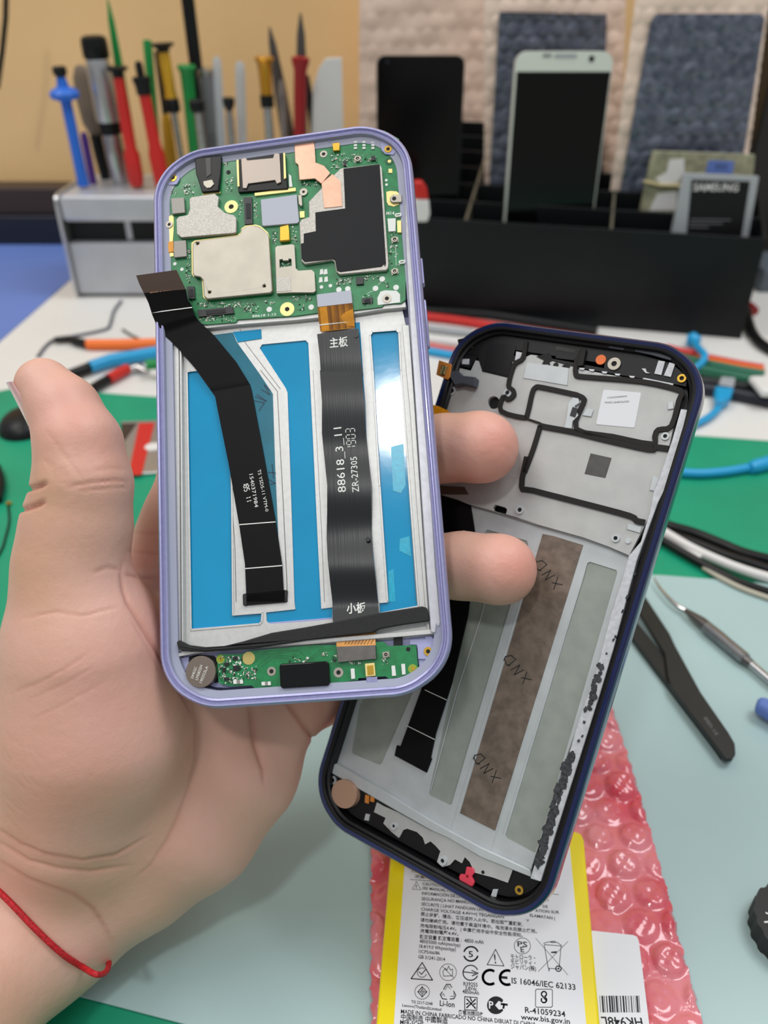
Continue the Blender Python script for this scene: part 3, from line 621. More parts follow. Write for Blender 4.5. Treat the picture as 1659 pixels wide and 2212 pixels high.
# ridge lines in the plate
for L, wd in ((Fc((1075, 0), (1235, 200), (1255, 600), (1290, 1250), (1325, 2000), (1330, 2212)), 1.6), (C_((1030, 990), (1045, 1080), (1100, 1160), (1480, 1659)), 1.4), (Fc((785, 1010), (830, 1700), (840, 2212)), 1.2)):
    mb = MB(); mb.stroke(F1.pts(L, -4.2), wd*.13, -4.24, -4.2); obj('groove_line', mb, M['dark_steel'], ph)
for L in (E_((1005, 0), (1080, 1180), (1150, 2212)), E_((1080, 0), (1120, 500), (1185, 1300), (1260, 2212)), E_((160, 0), (240, 1500), (270, 2212))):
    mb = MB(); mb.stroke(F1.pts(L, -4.2), .12, -4.24, -4.2); obj('groove_line', mb, M['dark_steel'], ph)
for L in (film1, film4):
    mb = MB(); mb.stroke(F1.pts(L, -4.0), .55, -4.24, -4.05, close=True); obj('window_ridge', mb, M['cast_metal'], ph, bevel=.08)
# side rails
def rail(name, xs, n0, n1, m, bev=.2):
    P1(name, xs, n0, n1, m, bevel=bev)
rail('side_rail', [(346, 470), (358, 440), (363, 660), (368, 900), (371, 1100), (372, 1412), (360, 1416), (351, 1100), (345, 700)], -4.3, -2.3, 'cast_metal')
rail('side_rail', [(366, 700), (386, 700), (389, 1100), (391, 1405), (374, 1408), (372, 1100)], -4.6, -3.0, 'cast_metal')
rail('side_rail', [(387, 705), (391, 705), (395, 1100), (397, 1395), (392, 1398), (390, 1100)], -4.6, -2.5, 'cast_metal')
rail('side_rail', [(874, 370), (888, 372), (892, 450), (899, 560), (908, 700), (920, 880), (931, 1060), (941, 1220), (952, 1345), (948, 1356), (943, 1350), (941, 1368), (930, 1366), (921, 1240), (909, 1060), (898, 890), (885, 690), (876, 520)], -4.3, -1.55, 'silver_ledge' if 'silver_ledge' in M else (mk('silver_ledge', (196, 196, 204), .4, metal=.3, noise=.06, nscale=500) and 'silver_ledge'), .25)
rail('side_rail', [(868, 700), (884, 702), (897, 890), (908, 1060), (920, 1240), (929, 1362), (922, 1364), (900, 1100), (885, 890)], -4.6, -3.2, 'cast_metal', .2)
# divider bar between tray and lower board
rail('divider_bar', [(365, 1414), (367, 1422), (420, 1412), (520, 1402), (680, 1391), (735, 1386), (860, 1376), (948, 1368), (946, 1358), (860, 1366), (735, 1376), (600, 1388), (450, 1402)], -4.3, -2.1, 'cast_metal', .2)
P1('divider_gap', [(850, 1374), (868, 1368), (868, 1396), (850, 1396)], -4.29, -2.9, 'black_matte')
# ---- main board
board_px = [(362, 420), (368, 392), (384, 366), (406, 348), (440, 334), (500, 320), (640, 296), (760, 280), (830, 282), (862, 300), (872, 350), (880, 470), (884, 560), (876, 612), (876, 648), (866, 655), (831, 656), (824, 663), (766, 670), (683, 676), (640, 682), (513, 690), (509, 696), (443, 701), (380, 690), (362, 600), (364, 480), (360, 440)]
board = P1('main_circuit_board', board_px, -3.0, -2.15, 'pcb')
bz = -2.15
P1('plate_edge', [(443, 701), (509, 696), (513, 690), (640, 682), (683, 676), (766, 670), (824, 663), (831, 656), (876, 650), (878, 664), (833, 668), (770, 678), (640, 692), (513, 702), (443, 710), (400, 712), (385, 690)], -4.2, -2.7, 'cast_metal', bevel=.2)
def P1b(name, pxs, h0, h1, m, **kw): return P1(name, pxs, bz+h0, bz+h1, m, parent=board, **kw)
# shields
sh1 = A_((460, 880), (480, 862), (750, 820), (790, 860), (775, 960), (860, 1035), (960, 1060), (985, 1090), (985, 1250), (960, 1262), (370, 1312), (320, 1270), (315, 1110), (340, 1080), (440, 1060), (465, 1000))
P1b('metal_shield', sh1, 0, 1.25, 'tin_rough', bevel=.15, label='textured pale shield at the upper left of the board')
sh2 = A_((495, 1375), (530, 1348), (1000, 1290), (1035, 1262), (1045, 1215), (1090, 1185), (1200, 1175), (1250, 1190), (1335, 1262), (1350, 1310))+C_((1392, 560), (1372, 585), (660, 655), (622, 622), (610, 440), (580, 408), (520, 398), (498, 370))
hol = [[(c[0]+3*math.cos(a), c[1]+3*math.sin(a)) for a in [k*math.pi/5 for k in range(10)]] for c in (A_((552, 1376))[0], C_((685, 574))[0], C_((1299, 506))[0])]
P1b('metal_shield', sh2, .35, 1.45, 'tin', bevel=.28, seg=3, holes=hol, label='large smooth shield in the middle left')
P1b('shield_fence', [((x-505)*1.02+505, (y-560)*1.02+560) for x, y in sh2], 0, .34, 'gold_pad')
for c in hol: P1b('shield_hole', c, .3, .36, 'black_matte')
win = D_c((20, 212), (50, 205), (55, 222), (120, 220), (125, 200), (150, 205), (155, 280), (20, 300))
sh3 = [(594, 535), (598, 531), (632, 527), (636, 530), (638.6, 579), (645, 584.6), (674, 582.7), (679, 588), (682, 628), (677, 632), (629, 632), (597, 634), (596, 600)]
P1b('metal_shield', sh3, .1, 1.25, 'tin', bevel=.2, holes=[win], label='stepped shield in the middle of the board')
P1b('shield_patch', [(597, 601), (627, 597), (629, 628), (598, 630)], 1.26, 1.36, 'tin_rough')
sh4 = B_((690, 545), (735, 530), (1140, 485), (1165, 530), (1200, 1050), (1240, 1590), (1235, 1640))+D_c((1240, 300), (1215, 330), (692, 378), (652, 345), (632, 232), (605, 215), (300, 262), (262, 225))+B_((240, 1150), (262, 1110), (350, 1082), (345, 910), (505, 740), (640, 595))
P1b('metal_shield', sh4, 0, 1.2, 'tin_rough', bevel=.2, label='hatched silver shield at the right under black film')
bf = B_((735, 540), (1140, 490), (1178, 1050), (1212, 1600), (1200, 1640))+D_c((1190, 262), (1160, 290), (700, 350), (662, 335), (642, 222), (612, 207), (300, 238), (266, 200), (258, 32))+B_((290, 1372), (290, 1268), (425, 1240), (420, 1030), (755, 985))
P1b('black_film', bf, 1.21, 1.32, 'film_black', bevel=.05)
# copper tape
P1b('copper_tape', B_((185, 240), (405, 215), (425, 470), (232, 520), (225, 495), (195, 470)), .3, .75, 'copper', bevel=.1)
P1b('copper_tape', B_((228, 515), (425, 468), (520, 505), (588, 592), (490, 712), (410, 650), (240, 665)), .6, 1.15, 'copper', bevel=.15)
P1b('copper_tape', B_((490, 712), (505, 690), (612, 600), (702, 680), (722, 962), (520, 982)), 1.22, 1.35, 'copper', bevel=.05)
# audio jack, earpiece module
jk = P1b('audio_jack', A_((520, 425), (820, 392), (805, 640), (790, 785), (600, 802), (570, 700), (535, 600)), 0, 1.3, 'black_plastic', bevel=.25)
P1b('jack_contact', A_((615, 682), (715, 662), (738, 712), (700, 752), (655, 757), (620, 722)), 1.3, 1.55, 'tin', bevel=.08)
P1b('jack_groove', A_((640, 420), (700, 412), (705, 600), (655, 640)), 1.3, 1.45, 'chip_black', bevel=.1)
em = P1b('earpiece_speaker', A_((985, 440), (1530, 358), (1565, 765), (1010, 805)), 0, .9, 'black_plastic', bevel=.2)
P1b('speaker_plate', A_((1040, 432), (1090, 415), (1112, 447), (1398, 420), (1415, 365), (1470, 372), (1488, 690), (1440, 710), (1420, 668), (1120, 708), (1100, 760), (1058, 757)), .9, 1.35, 'chip_plate' if 'chip_plate' in M else (mk('chip_plate', (170, 158, 148), .4, metal=.5) and 'chip_plate'), bevel=.1)
for L in (((988, 442), (1012, 438), (1022, 738), (1000, 742)), ((1512, 362), (1532, 362), (1545, 640), (1520, 660))): P1b('speaker_clip', A_(*L), .9, 1.3, 'gold_pad', bevel=.05)
P1b('sponge_pad', A_((1575, 600), (1600, 620), (1615, 740), (1580, 745)), 0, .6, 'silk')
P1b('gold_strip', A_((1190, 812), (1650, 752), (1655, 790), (1195, 846)), 0, .5, 'gold_pad', bevel=.05)
P1b('gold_strip', A_((610, 822), (805, 794), (810, 812), (612, 832)), 0, .4, 'gold_pad')
P1b('heat_plate', [(563, 431), (641, 420), (646, 478), (642, 482), (570, 488), (566, 486)], 0, .7, 'plate_gray' if 'plate_gray' in M else (mk('plate_gray', (186, 190, 202), .5) and 'plate_gray'), bevel=.1)
P1b('spring_contact', A_((1470, 1185), (1570, 1160), (1588, 1345), (1470, 1358)), 0, 1.2, 'gold', bevel=.3)
for L in (((255, 872), (400, 860), (412, 1032), (270, 1047)), ((285, 1352), (420, 1340), (432, 1522), (290, 1537))): P1b('gray_chip', A_(*L), 0, .9, 'chip_gray', bevel=.1)
P1b('gold_strip', A_((232, 1080), (258, 1060), (285, 1080), (285, 1230), (275, 1360), (240, 1360)), 0, .2, 'gold_pad'); P1b('kapton_flap', A_((222, 1362), (280, 1350), (290, 1470), (228, 1478)), .2, .4, 'kapton')
P1b('gold_strip', A_((240, 1480), (285, 1480), (285, 1522), (245, 1525)), 0, .2, 'gold_pad')
# connectors
def connector(L, m='chip_black'):
    P1b('board_connector', L, 0, .6, 'chip_gray' if m == 'g' else 'chip_black', bevel=.05)
    c = [sum(p[0] for p in L)/len(L), sum(p[1] for p in L)/len(L)]
    P1b('connector_core', [(c[0]+(x-c[0])*.55, c[1]+(y-c[1])*.55) for x, y in L], .6, .75, 'rubber')
connector(A_((1068, 862), (1160, 858), (1170, 1160), (1082, 1165))); connector(C_((550, 775), (945, 738), (962, 812), (565, 852))); connector(C_((432, 512), (515, 508), (525, 650), (450, 652))); connector(D_c((940, 645), (1060, 630), (1062, 690), (945, 700)))
# rings, studs and pads
def ring(c, r, h, m='gold_pad', fr=None, parent=None, z=None, hole_m='black_matte'):
    z = bz if z is None else z; fr = fr or F1; parent = parent or board
    D1('screw_ring', c, r, z, z+.12, m, parent, hole=h, fr=fr)
    D1('screw_hole', c, h, z-.02, z+.05, hole_m, parent, fr=fr, seg=14)
ring(A_((930, 966))[0], 14.5, 5.5); ring(D_c((105, 766))[0], 15.5, 5); ring(B_((513, 376))[0], 8, 4, 'tin'); ring(B_((1250, 455))[0], 9, 4, 'pcb_dark', hole_m='gold_pad')
P1b('gold_pad', B_((1215, 800), (1260, 790), (1330, 795), (1360, 820), (1360, 940), (1300, 965), (1240, 950), (1220, 910)), 0, .15, 'gold_pad')
P1b('screw_lug', B_((1255, 860), (1290, 830), (1385, 830), (1390, 915), (1290, 920), (1258, 900)), .15, .8, 'tin', bevel=.15); D1('screw_hole', B_((1303, 874))[0], 4.5, bz+.8, bz+.86, 'black_matte', board)
P1b('white_pad', D_c((1115, 640), (1150, 570), (1200, 555), (1330, 560), (1370, 600), (1370, 690), (1120, 720)), 0, .12, 'silk'); ring(D_c((1222, 646))[0], 10, 4.5, 'tin', z=bz+.12)
ring(B_((288, 800))[0], 8.5, 3, 'tin', z=bz+.3); P1b('spring_clip', B_((225, 830), (265, 830), (275, 940), (262, 965), (232, 935)), .2, 1.1, 'tin', bevel=.15)
ring(A_((235, 1165))[0], 7.5, 3.5, 'tin', z=bz+.3)
for c, r in [(D_c((1170, 430))[0], 6.2), (D_c((1095, 535))[0], 6.2), (D_c((1325, 525))[0], 6.2), (D_c((490, 520))[0], 4), (D_c((590, 505))[0], 4), (D_c((685, 550))[0], 6), (D_c((785, 540))[0], 6), (D_c((375, 745))[0], 6), (C_((300, 260))[0], 3.8), (C_((380, 322))[0], 3.8), (C_((1357, 770))[0], 6), (B_((1215, 672))[0], 3), (B_((1218, 722))[0], 3), (A_((862, 415))[0], 3.5)]:
    u, v = F1.pt(*c, bz); mb = MB(); mb.disc(u, v, r*F1.mm(*c), bz, bz+.1); obj('test_pad', mb, M['silk'], board)
P1b('white_pad', B_((1228, 1100), (1320, 1095), (1318, 1240), (1240, 1245)), 0, .5, 'silk', bevel=.05); P1b('gold_contact', B_((1335, 1122), (1380, 1118), (1385, 1255), (1340, 1255)), 0, .6, 'gold_pad', bevel=.05); P1b('gold_contact', B_((245, 1020), (298, 1015), (300, 1085), (250, 1090)), 0, .4, 'gold_pad')
P1b('gold_contact', B_((1240, 542), (1282, 542), (1282, 588), (1240, 588)), 0, .2, 'gold_pad'); P1b('microphone', B_((608, 255), (690, 245), (692, 335), (620, 340)), 0, .9, 'gold', bevel=.12); P1b('solder_mask_patch', B_((595, 180), (700, 175), (700, 255), (600, 260)), 0, .08, 'olive_pad' if 'olive_pad' in M else (mk('olive_pad', (150, 170, 50), .4) and 'olive_pad'))
def coax(c, parent, z): 
    u, v = F1.pt(*c, z); k = F1.mm(*c); mb = MB(); mb.obox(u, v, 15*k, 12*k, .1, z, z+.25); mb.disc(u, v, 6.3*k, z+.2, z+.75, hole=3.8*k); mb.disc(u, v, 1.3*k, z+.2, z+.6); obj('coax_socket', mb, M['tin'], parent)
    D1('socket_floor', c, 3.9, z+.24, z+.3, 'chip_black', parent, fr=F1)
for c in (B_((898, 443))[0], B_((1312, 1345))[0], D_c((1312, 352))[0]): coax(c, board, bz)
for c in (B_((1350, 1070))[0], D_c((1393, 247))[0]):
    u, v = F1.pt(*c, bz); k = F1.mm(*c); mb = MB(); mb.prism(rr_loop(u-7*k, u+7*k, v-4*k, v+4*k, 3*k, 4), bz, bz+.6, [rr_loop(u-4.5*k, u+4.5*k, v-1.5*k, v+1.5*k, 1.2*k, 4)]); obj('spring_loop', mb, M['silk'], board)
for L in (((875, 408), (955, 402), (962, 485), (880, 492)),): P1b('black_chip', D_c(*L), 0, .6, 'chip_black', bevel=.08)
P1b('black_chip', B_((1045, 400), (1090, 395), (1095, 445), (1045, 450)), 0, .5, 'chip_black'); P1b('black_chip', B_((735, 455), (765, 452), (768, 505), (738, 508)), 0, .5, 'chip_black')
D1('sensor_dot', A_((898, 580))[0], 4.5, bz, bz+.1, 'black_matte', board)
mb = MB()
for x0, y0 in ((470, 318), (515, 318), (460, 408), (520, 402)): mb.prism(F1.pts(D_c((x0+6, y0+6), (x0+38, y0), (x0+44, y0+55), (x0, y0+64)), bz), bz, bz+.12)
for x0 in (870, 965, 1065):
    for y0 in (240, 275, 308): mb.prism(F1.pts(B_((x0-16, y0), (x0+18, y0-3), (x0+20, y0+16), (x0-14, y0+19)), bz), bz, bz+.3)
obj('solder_pads', mb, M['silk'], board)
# tiny scattered parts and vias: far too many to count
def scatter(parent, fr, regions, z, seed, name='tiny_solder_parts', scale=1.0):
    rnd = random.Random(seed); mb = MB()
    for (L, cnt, slope) in regions:
        x0 = min(p[0] for p in L); x1 = max(p[0] for p in L); y0 = min(p[1] for p in L); y1 = max(p[1] for p in L)
        for _ in range(cnt):
            x = rnd.uniform(x0, x1); y = rnd.uniform(y0, y1); u, v = fr.pt(x, y, z); k = fr.mm(x, y)*scale
            m = rnd.choice(['silk', 'silk', 'tin', 'tin', 'chip_black', 'pcb_dark'] if slope == 0 else ['silk', 'pcb_dark', 'pcb_dark', 'chip_black'])
            s_ = rnd.choice([1.5, 2, 2.6, 3.4]); mb.use(M[m]).obox(u, v, s_*k, rnd.choice([1.5, 2.4, 4.5])*k, .08+rnd.choice([0, math.pi/2]), z, z+rnd.uniform(.06, .35))
    o = obj(name, mb, None, parent, smooth=0); o['kind'] = 'stuff'; return o
scatter(board, F1, [(A_((390, 720), (520, 830)), 36, 0), (A_((245, 760), (310, 850)), 10, 0), (A_((870, 640), (945, 815)), 22, 0), (A_((850, 440), (900, 510)), 8, 0), (A_((1010, 880), (1050, 1120)), 14, 0), (A_((1185, 890), (1225, 1100)), 18, 0), (B_((600, 370), (780, 540)), 60, 0), (B_((780, 375), (1120, 480)), 50, 0),
    (A_((1395, 1215), (1445, 1390)), 18, 0), (B_((160, 1190), (210, 1370)), 18, 0), (C_((555, 690), (1060, 745)), 60, 0), (C_((580, 830), (980, 900)), 56, 0), (C_((1075, 700), (1240, 810)), 40, 0), (C_((1310, 670), (1420, 720)), 14, 0), (C_((425, 260), (480, 480)), 24, 0), (C_((430, 90), (480, 200)), 12, 0),
    (D_c((660, 410), (830, 500)), 36, 0), (D_c((965, 395), (1130, 445)), 24, 0), (D_c((945, 605), (1060, 725)), 22, 0), (D_c((1190, 450), (1240, 520)), 10, 0), (D_c((180, 620), (380, 680)), 20, 0), (D_c((225, 710), (300, 780)), 12, 0), (B_((1250, 1400), (1350, 1500)), 16, 0), (B_((270, 690), (440, 740)), 22, 0), (B_((1210, 1230), (1330, 1290)), 8, 0), (D_c((20, 250), (150, 300)), 14, 0), (B_((1240, 1500), (1400, 1640)), 10, 0)], bz, 7, scale=.8)
mb = MB(); text(mb, F1, 'M14', B_((1215, 1060))[0], B_((1305, 1056))[0], 7.5, bz, bold=True); text(mb, F1, '88618 1.12', C_((1165, 858))[0], C_((1435, 835))[0], 5, bz, bold=True)
for L in (D_c((1320, 40), (1325, 280)), D_c((1000, 600), (1030, 575), (1075, 560)), D_c((1120, 500), (1165, 450))): mb.stroke(F1.pts(L, bz), .1, bz, bz+.04)
obj('print', mb, M['silk'], board)
# corner screw tabs of the housing
for L, c in ((A_((215, 640), (255, 560), (350, 480), (350, 660), (320, 715), (225, 725)), A_((277, 642))[0]), (B_((1150, 215), (1250, 240), (1310, 290), (1330, 340), (1300, 385), (1200, 375), (1160, 330)), B_((1235, 320))[0])):
    tb = P1('corner_tab', L, -2.1, -1.6, 'lavender_flat', bevel=.15); D1('brass_insert', c, 8, -1.6, -1.45, 'gold', tb, hole=4); D1('screw_hole', c, 4.2, -1.6, -1.52, 'black_matte', tb)
P1('top_notch', B_((565, 160), (700, 150), (700, 175), (590, 185), (590, 240), (570, 240)), -2.1, -1.55, 'lavender_flat', bevel=.1)
# ---- main flex cable
fx = P1('main_flex_cable', D_c((435, 602), (820, 553), (836, 697), (445, 742)), bz, -1.2, 'plate_gray', bevel=.08, label='grey connector end of the wide flex cable')
fx['label'] = 'wide flex cable with grey connector plate, gold neck and black ribbon'
mb = MB(); ribbon(mb, F1, D_c((445, 742), (455, 860), (478, 1018)), D_c((835, 698), (852, 860), (862, 975)), lambda t: -1.3-1.7*t, .12); obj('gold_neck', mb, M['kapton'], fx, recalc=True)
mb = MB()
for i in range(34):
    s_ = i/33; rnd_ = (i*7919 % 13)/13
    if .04 < s_ < .25: continue
    a = D_c((447+s_*388, 742-s_*45))[0]; b = D_c((478+s_*384, 1012-s_*42))[0]
    p, q = F1.p3(*a, -1.22), F1.p3(*b, -2.95); wd = .05+.09*rnd_
    mb.face([mb.bm.verts.new(v) for v in (p-Vector((wd, 0, 0)), p+Vector((wd, 0, 0)), q+Vector((wd, 0, 0)), q-Vector((wd, 0, 0)))])
obj('trace_lines', mb, M['kapton_line'], fx)
mb = MB(); mb.stroke(F1.pts(D_c((460, 946), (855, 900)), -2.6), .28, -2.72, -2.5); obj('white_line', mb, M['silk'], fx)
LL = D_c((440, 1045), (470, 1300), (482, 1500))+E_((225, 0), (245, 300), (245, 600), (270, 850), (295, 1100), (295, 1350), (290, 1600), (300, 1800), (320, 2000), (345, 2212))+G_((285, 380), (300, 480), (320, 560))
RR = D_c((905, 985), (930, 1300), (950, 1500))+E_((625, 0), (650, 300), (665, 600), (690, 850), (715, 1100), (720, 1350), (720, 1550), (735, 1800), (760, 2000), (780, 2212))+G_((770, 310), (760, 420), (735, 520))
def wave(t): return -2.6-.5*math.sin(math.pi*t)+.5*math.sin(2*math.pi*(t*4.6+.05))*min(1, 4*t, 6*(1-t))
mb = MB(); ribbon(mb, F1, LL, RR, wave, .22); rb = obj('black_ribbon', mb, M['flex_ribbed'], fx, recalc=True, smooth=60)
def seg7(mb, fr, txt, A, B, hpx, n, gap=.06):
    """digits made of short separate dashes, like a date code"""
    SG = {'0': 'abcdef', '1': 'bc', '3': 'abgcd', '5': 'afgcd', '8': 'abcdefg', '9': 'abfgcd', ' ': ''}
    a = Vector(fr.pt(*A, n)); b = Vector(fr.pt(*B, n)); d = b-a; e = d.normalized(); up = Vector((-e.y, e.x)); h = hpx*d.length/math.hypot(B[0]-A[0], B[1]-A[1]); w_ = d.length/len(txt)
    for i, ch in enumerate(txt):
        o = a+e*w_*i; x0, x1 = w_*.12, w_*.78
        pts = {'a': ((x0, h), (x1, h)), 'g': ((x0, h/2), (x1, h/2)), 'd': ((x0, 0), (x1, 0)), 'f': ((x0, h), (x0, h/2)), 'b': ((x1, h), (x1, h/2)), 'e': ((x0, h/2), (x0, 0)), 'c': ((x1, h/2), (x1, 0))}
        for k in SG[ch]:
            (p0, q0), (p1, q1) = pts[k]; m_ = .2; P0 = o+e*(p0+(p1-p0)*m_)+up*(q0+(q1-q0)*m_); P1_ = o+e*(p1-(p1-p0)*m_)+up*(q1-(q1-q0)*m_)
            mb.stroke([tuple(P0), tuple(P1_)], .2, n+.01, n+.05)
def on_ribbon(name, items, LLp, RRp, nf, m, parent, lift=.06):
    """lettering laid on a waving ribbon: it is lifted to the ribbon's own height at every point"""
    mb = MB()
    for it in items: seg7(mb, F1, *it[1:], -2.9) if it[0] == 'seg' else text(mb, F1, it[0], it[1], it[2], it[3], -2.9, bold=it[4] if len(it) > 4 else False, cap=it[5] if len(it) > 5 else .7)
    ys = [(a[1]+b[1])/2 for a, b in zip(LLp, RRp)]; n = len(ys)-1
    for v in mb.bm.verts:
        y = F1_y(v.co.x, v.co.y, -2.9); t = 0
        for i in range(n):
            if ys[i] <= y <= ys[i+1]: t = (i+(y-ys[i])/(ys[i+1]-ys[i]))/n
        v.co.z = nf(t)+lift
    return obj(name, mb, M[m], parent, smooth=0)
def F1_y(u, v, n):
    p = F1.O+F1.ux*u+F1.uy*v+F1.uz*n-CAMO
    dn = p.y*math.cos(PITCH)-p.z*math.sin(PITCH); up = p.y*math.sin(PITCH)+p.z*math.cos(PITCH)
    return CY-FPX*up/dn
led = 1
for it_ in [('主板', (713, 751), (752, 747), 20, True, .82), ('小板', (749, 1324), (790, 1321), 20, True, .82), ('88618_3_11', (748, 1063), (737, 922), 17, False), ('ZR-27305', (776, 1063), (770, 985), 14, False), ]: on_ribbon('print', [it_], LL, RR, wave, 'silk', fx)
on_ribbon('print', [('seg', '1903', (768.5, 972), (765.5, 922), 19)], LL, RR, wave, 'silk', fx)
for c in (D_c((875, 1060))[0], E_((682, 1615))[0]):
    o = D1('ribbon_bump', c, 5, -2.9, -2.35, 'flex_ribbed', fx)
mb = MB(); ribbon(mb, F1, G_((318, 560), (328, 670)), G_((730, 510), (740, 655)), lambda t: -2.6+.3*t, .12); obj('gold_neck', mb, M['kapton'], fx, recalc=True)
mb = MB()
for i in range(9):
    x = 420+i*34; mb.stroke(F1.pts(G_((x+20, 545-i*4), (x+22, 590), (x-8, 640)), -2.1), .1, -2.25, -2.15)
obj('trace_lines', mb, M['kapton_line'], fx)
P1('connector_plate', G_((325, 668), (735, 652), (746, 795), (342, 832)), -2.3, -1.5, 'plate_dark' if 'plate_dark' in M else (mk('plate_dark', (110, 106, 102), .4, metal=.4, noise=.1, nscale=600) and 'plate_dark'), parent=fx, bevel=.08)
# ---- display flex cable, its loose end sticking out over the left rim
LX = [(294, 595), (301, 614), (310.5, 633)]+C_((0, 590), (5, 700), (45, 830), (100, 960), (150, 1030), (330, 1200), (520, 1420), (690, 1659))[1:]+Fc((640, 250), (665, 380), (770, 900), (870, 1480), (925, 1850), (940, 2212))+H_((945, 110), (942, 232))
RX = [(381, 583), (392, 606), (401, 625)]+C_((400, 540), (440, 650), (490, 730), (525, 840), (560, 890), (740, 1060), (980, 1350))[1:]+Fc((970, 130), (980, 160), (990, 200), (1100, 780), (1220, 1450), (1280, 1860), (1300, 2212))+H_((1340, 70), (1350, 200))
def rise(t): return -3.7+(9.0*(max(0, .55-t)/.55)**1.3)
nL = len(LX)-1; k0 = 2
fd = thing('display_flex_cable', None, None); fd.parent = ph; del_ = [fd.pop(k, None) for k in ()]
mb = MB(); ribbon(mb, F1, LX[:k0+1], RX[:k0+1], lambda t: rise(t*k0/nL), .25); obj('stiffener_head', mb, M['brown_head'], fd, recalc=True)
mb = MB(); ribbon(mb, F1, LX[k0:], RX[k0:], lambda t: rise((k0+t*(nL-k0))/nL), .2); obj('black_ribbon', mb, M['flex_black'], fd, recalc=True, smooth=60)
P1('ribbon_ear', H_((935, 105), (903, 112), (898, 130), (902, 228), (915, 238), (945, 236)), -4.22, -3.7, 'chip_black', parent=fd, bevel=.1); P1('ribbon_ear', H_((1340, 75), (1362, 68), (1372, 78), (1366, 186), (1350, 202), (1340, 200)), -4.22, -3.7, 'chip_black', parent=fd, bevel=.1)
def bandline(a, b, z, wpx=2.2):
    p, q = F1.p3(*a, z), F1.p3(*b, z); d = (q-p).normalized(); e = Vector((-d.y, d.x, 0))*wpx*.06
    mb.face([mb.bm.verts.new(v) for v in (p-e, q-e, q+e, p+e)])
mb = MB()
def rz(y):
    ys = [(a[1]+b[1])/2 for a, b in zip(LX, RX)]
    for i in range(nL):
        if ys[i] <= y <= ys[i+1]: return rise((i+(y-ys[i])/(ys[i+1]-ys[i]))/nL)
    return rise(0)
a, b = C_((38, 806), (493, 746)); bandline(a, b, rz((a[1]+b[1])/2)+.12); obj('white_line', mb, M['silk'], fd); mb = MB(); a, b = Fc((872, 1475), (1218, 1448)); bandline(a, b, rz(a[1])+.08); obj('white_line', mb, M['silk'], fd); mb = MB(); a, b = Fc((927, 1895), (1280, 1866)); bandline(a, b, rz(a[1])+.08); obj('white_line', mb, M['silk'], fd)
zt = rz(1060)+.05
mb = MB(); text(mb, F1, 'TS YSDS-11 VTM-0', Fc((1045, 952))[0], Fc((1122, 1352))[0], 7, zt); obj('print', mb, M['silk'], fd, smooth=0); mb = MB(); text(mb, F1, '1540371984', Fc((966, 995))[0], Fc((1020, 1312))[0], 8, zt)
obj('print', mb, M['silk'], fd, smooth=0); mb = MB(); seg7(mb, F1, '185 11', Fc((905, 1070))[0], Fc((943, 1262))[0], 11, zt)
obj('print', mb, M['silk'], fd, smooth=0)
mb = MB()
for x0, x1 in ((20, 60), (66, 118), (130, 150), (165, 240), (250, 330), (345, 385)):
    a, b = C_((x0, 585-x0*.14), (x1, 585-x1*.14)); bandline(a, b, rise(2/nL)+.06, 3)
obj('solder_line', mb, M['kapton_line'], fd)
# hand drawn mirrored letters on the dark film
def letters(mb, fr, z, strokes, wd):
    for s_ in strokes: mb.stroke(fr.pts(s_, z), wd, z, z+.04)
mb = MB(); letters(mb, F1, -4.1, [Fc((1015, 290), (1110, 310), (1060, 385)), Fc((1025, 250), (1130, 295), (1040, 230)), Fc((1085, 185), (1160, 230), (1110, 140), (1165, 190)), Fc((1150, 975), (1215, 980)), Fc((1185, 900), (1200, 1030)), Fc((1150, 1040), (1215, 1080), (1170, 1090))], .28)
obj('ink_marks', mb, M['pen_ink'], ph)
# ---- foam strip
fs = H_((200, 620), (225, 598), (330, 650), (500, 672), (700, 660), (900, 612), (1200, 522), (1659, 460))[:-1]+G_((0, 462), (290, 410), (770, 312), (1230, 242), (1280, 258), (1308, 380), (1290, 400), (1000, 442), (780, 482), (700, 522), (330, 562), (0, 602))+H_((1000, 690), (500, 722), (260, 716), (215, 682))
P1('foam_strip', fs, -2.4, -1.0, 'rubber', bevel=.3, seg=3)
mb = MB(); mb.stroke(F1.pts(H_((235, 660), (500, 705), (900, 668), (1250, 640)), -.95), .3, -1.2, -.82); obj('foam_seam', mb, M['chip_black'], ph, bevel=.1)
# ---- lower board
lb_px = H_((625, 762), (650, 745), (900, 745), (950, 715))+[(680, 1393)]+G_((320, 650), (745, 618), (822, 615), (850, 640), (872, 660), (1165, 652), (1192, 962), (880, 1005), (840, 980), (560, 1000), (550, 1022), (280, 1050), (255, 1075))+H_((1280, 1100), (1032, 1110), (990, 1075), (780, 1086), (660, 1060), (642, 1030))
low = P1('lower_circuit_board', lb_px, -3.4, -2.6, 'pcb'); lz = -2.6
def P1l(name, pxs, h0, h1, m, **kw): return P1(name, pxs, lz+h0, lz+h1, m, parent=low, **kw)
P1l('usb_port', [(603, 1439), (606, 1434), (705, 1428), (709, 1433), (712, 1476), (708, 1481), (609, 1487), (605, 1483)], 0, 1.6, 'black_gloss', bevel=.4, seg=3)
ring(H_((1202, 928))[0], 9.5, 4.6, 'tin', parent=low, z=lz); ring(G_((347, 940))[0], 10.5, 4.8, 'tin', parent=low, z=lz)
D1('gold_disc', H_((962, 790))[0], 13.5, lz, lz+.1, 'gold_dull' if 'gold_dull' in M else (mk('gold_dull', (196, 180, 110), .45, metal=.4) and 'gold_dull'), low); D1('gold_dot', H_((665, 800))[0], 4, lz, lz+.15, 'gold', low); D1('gold_dot', G_((1135, 900))[0], 4, lz, lz+.15, 'gold', low)
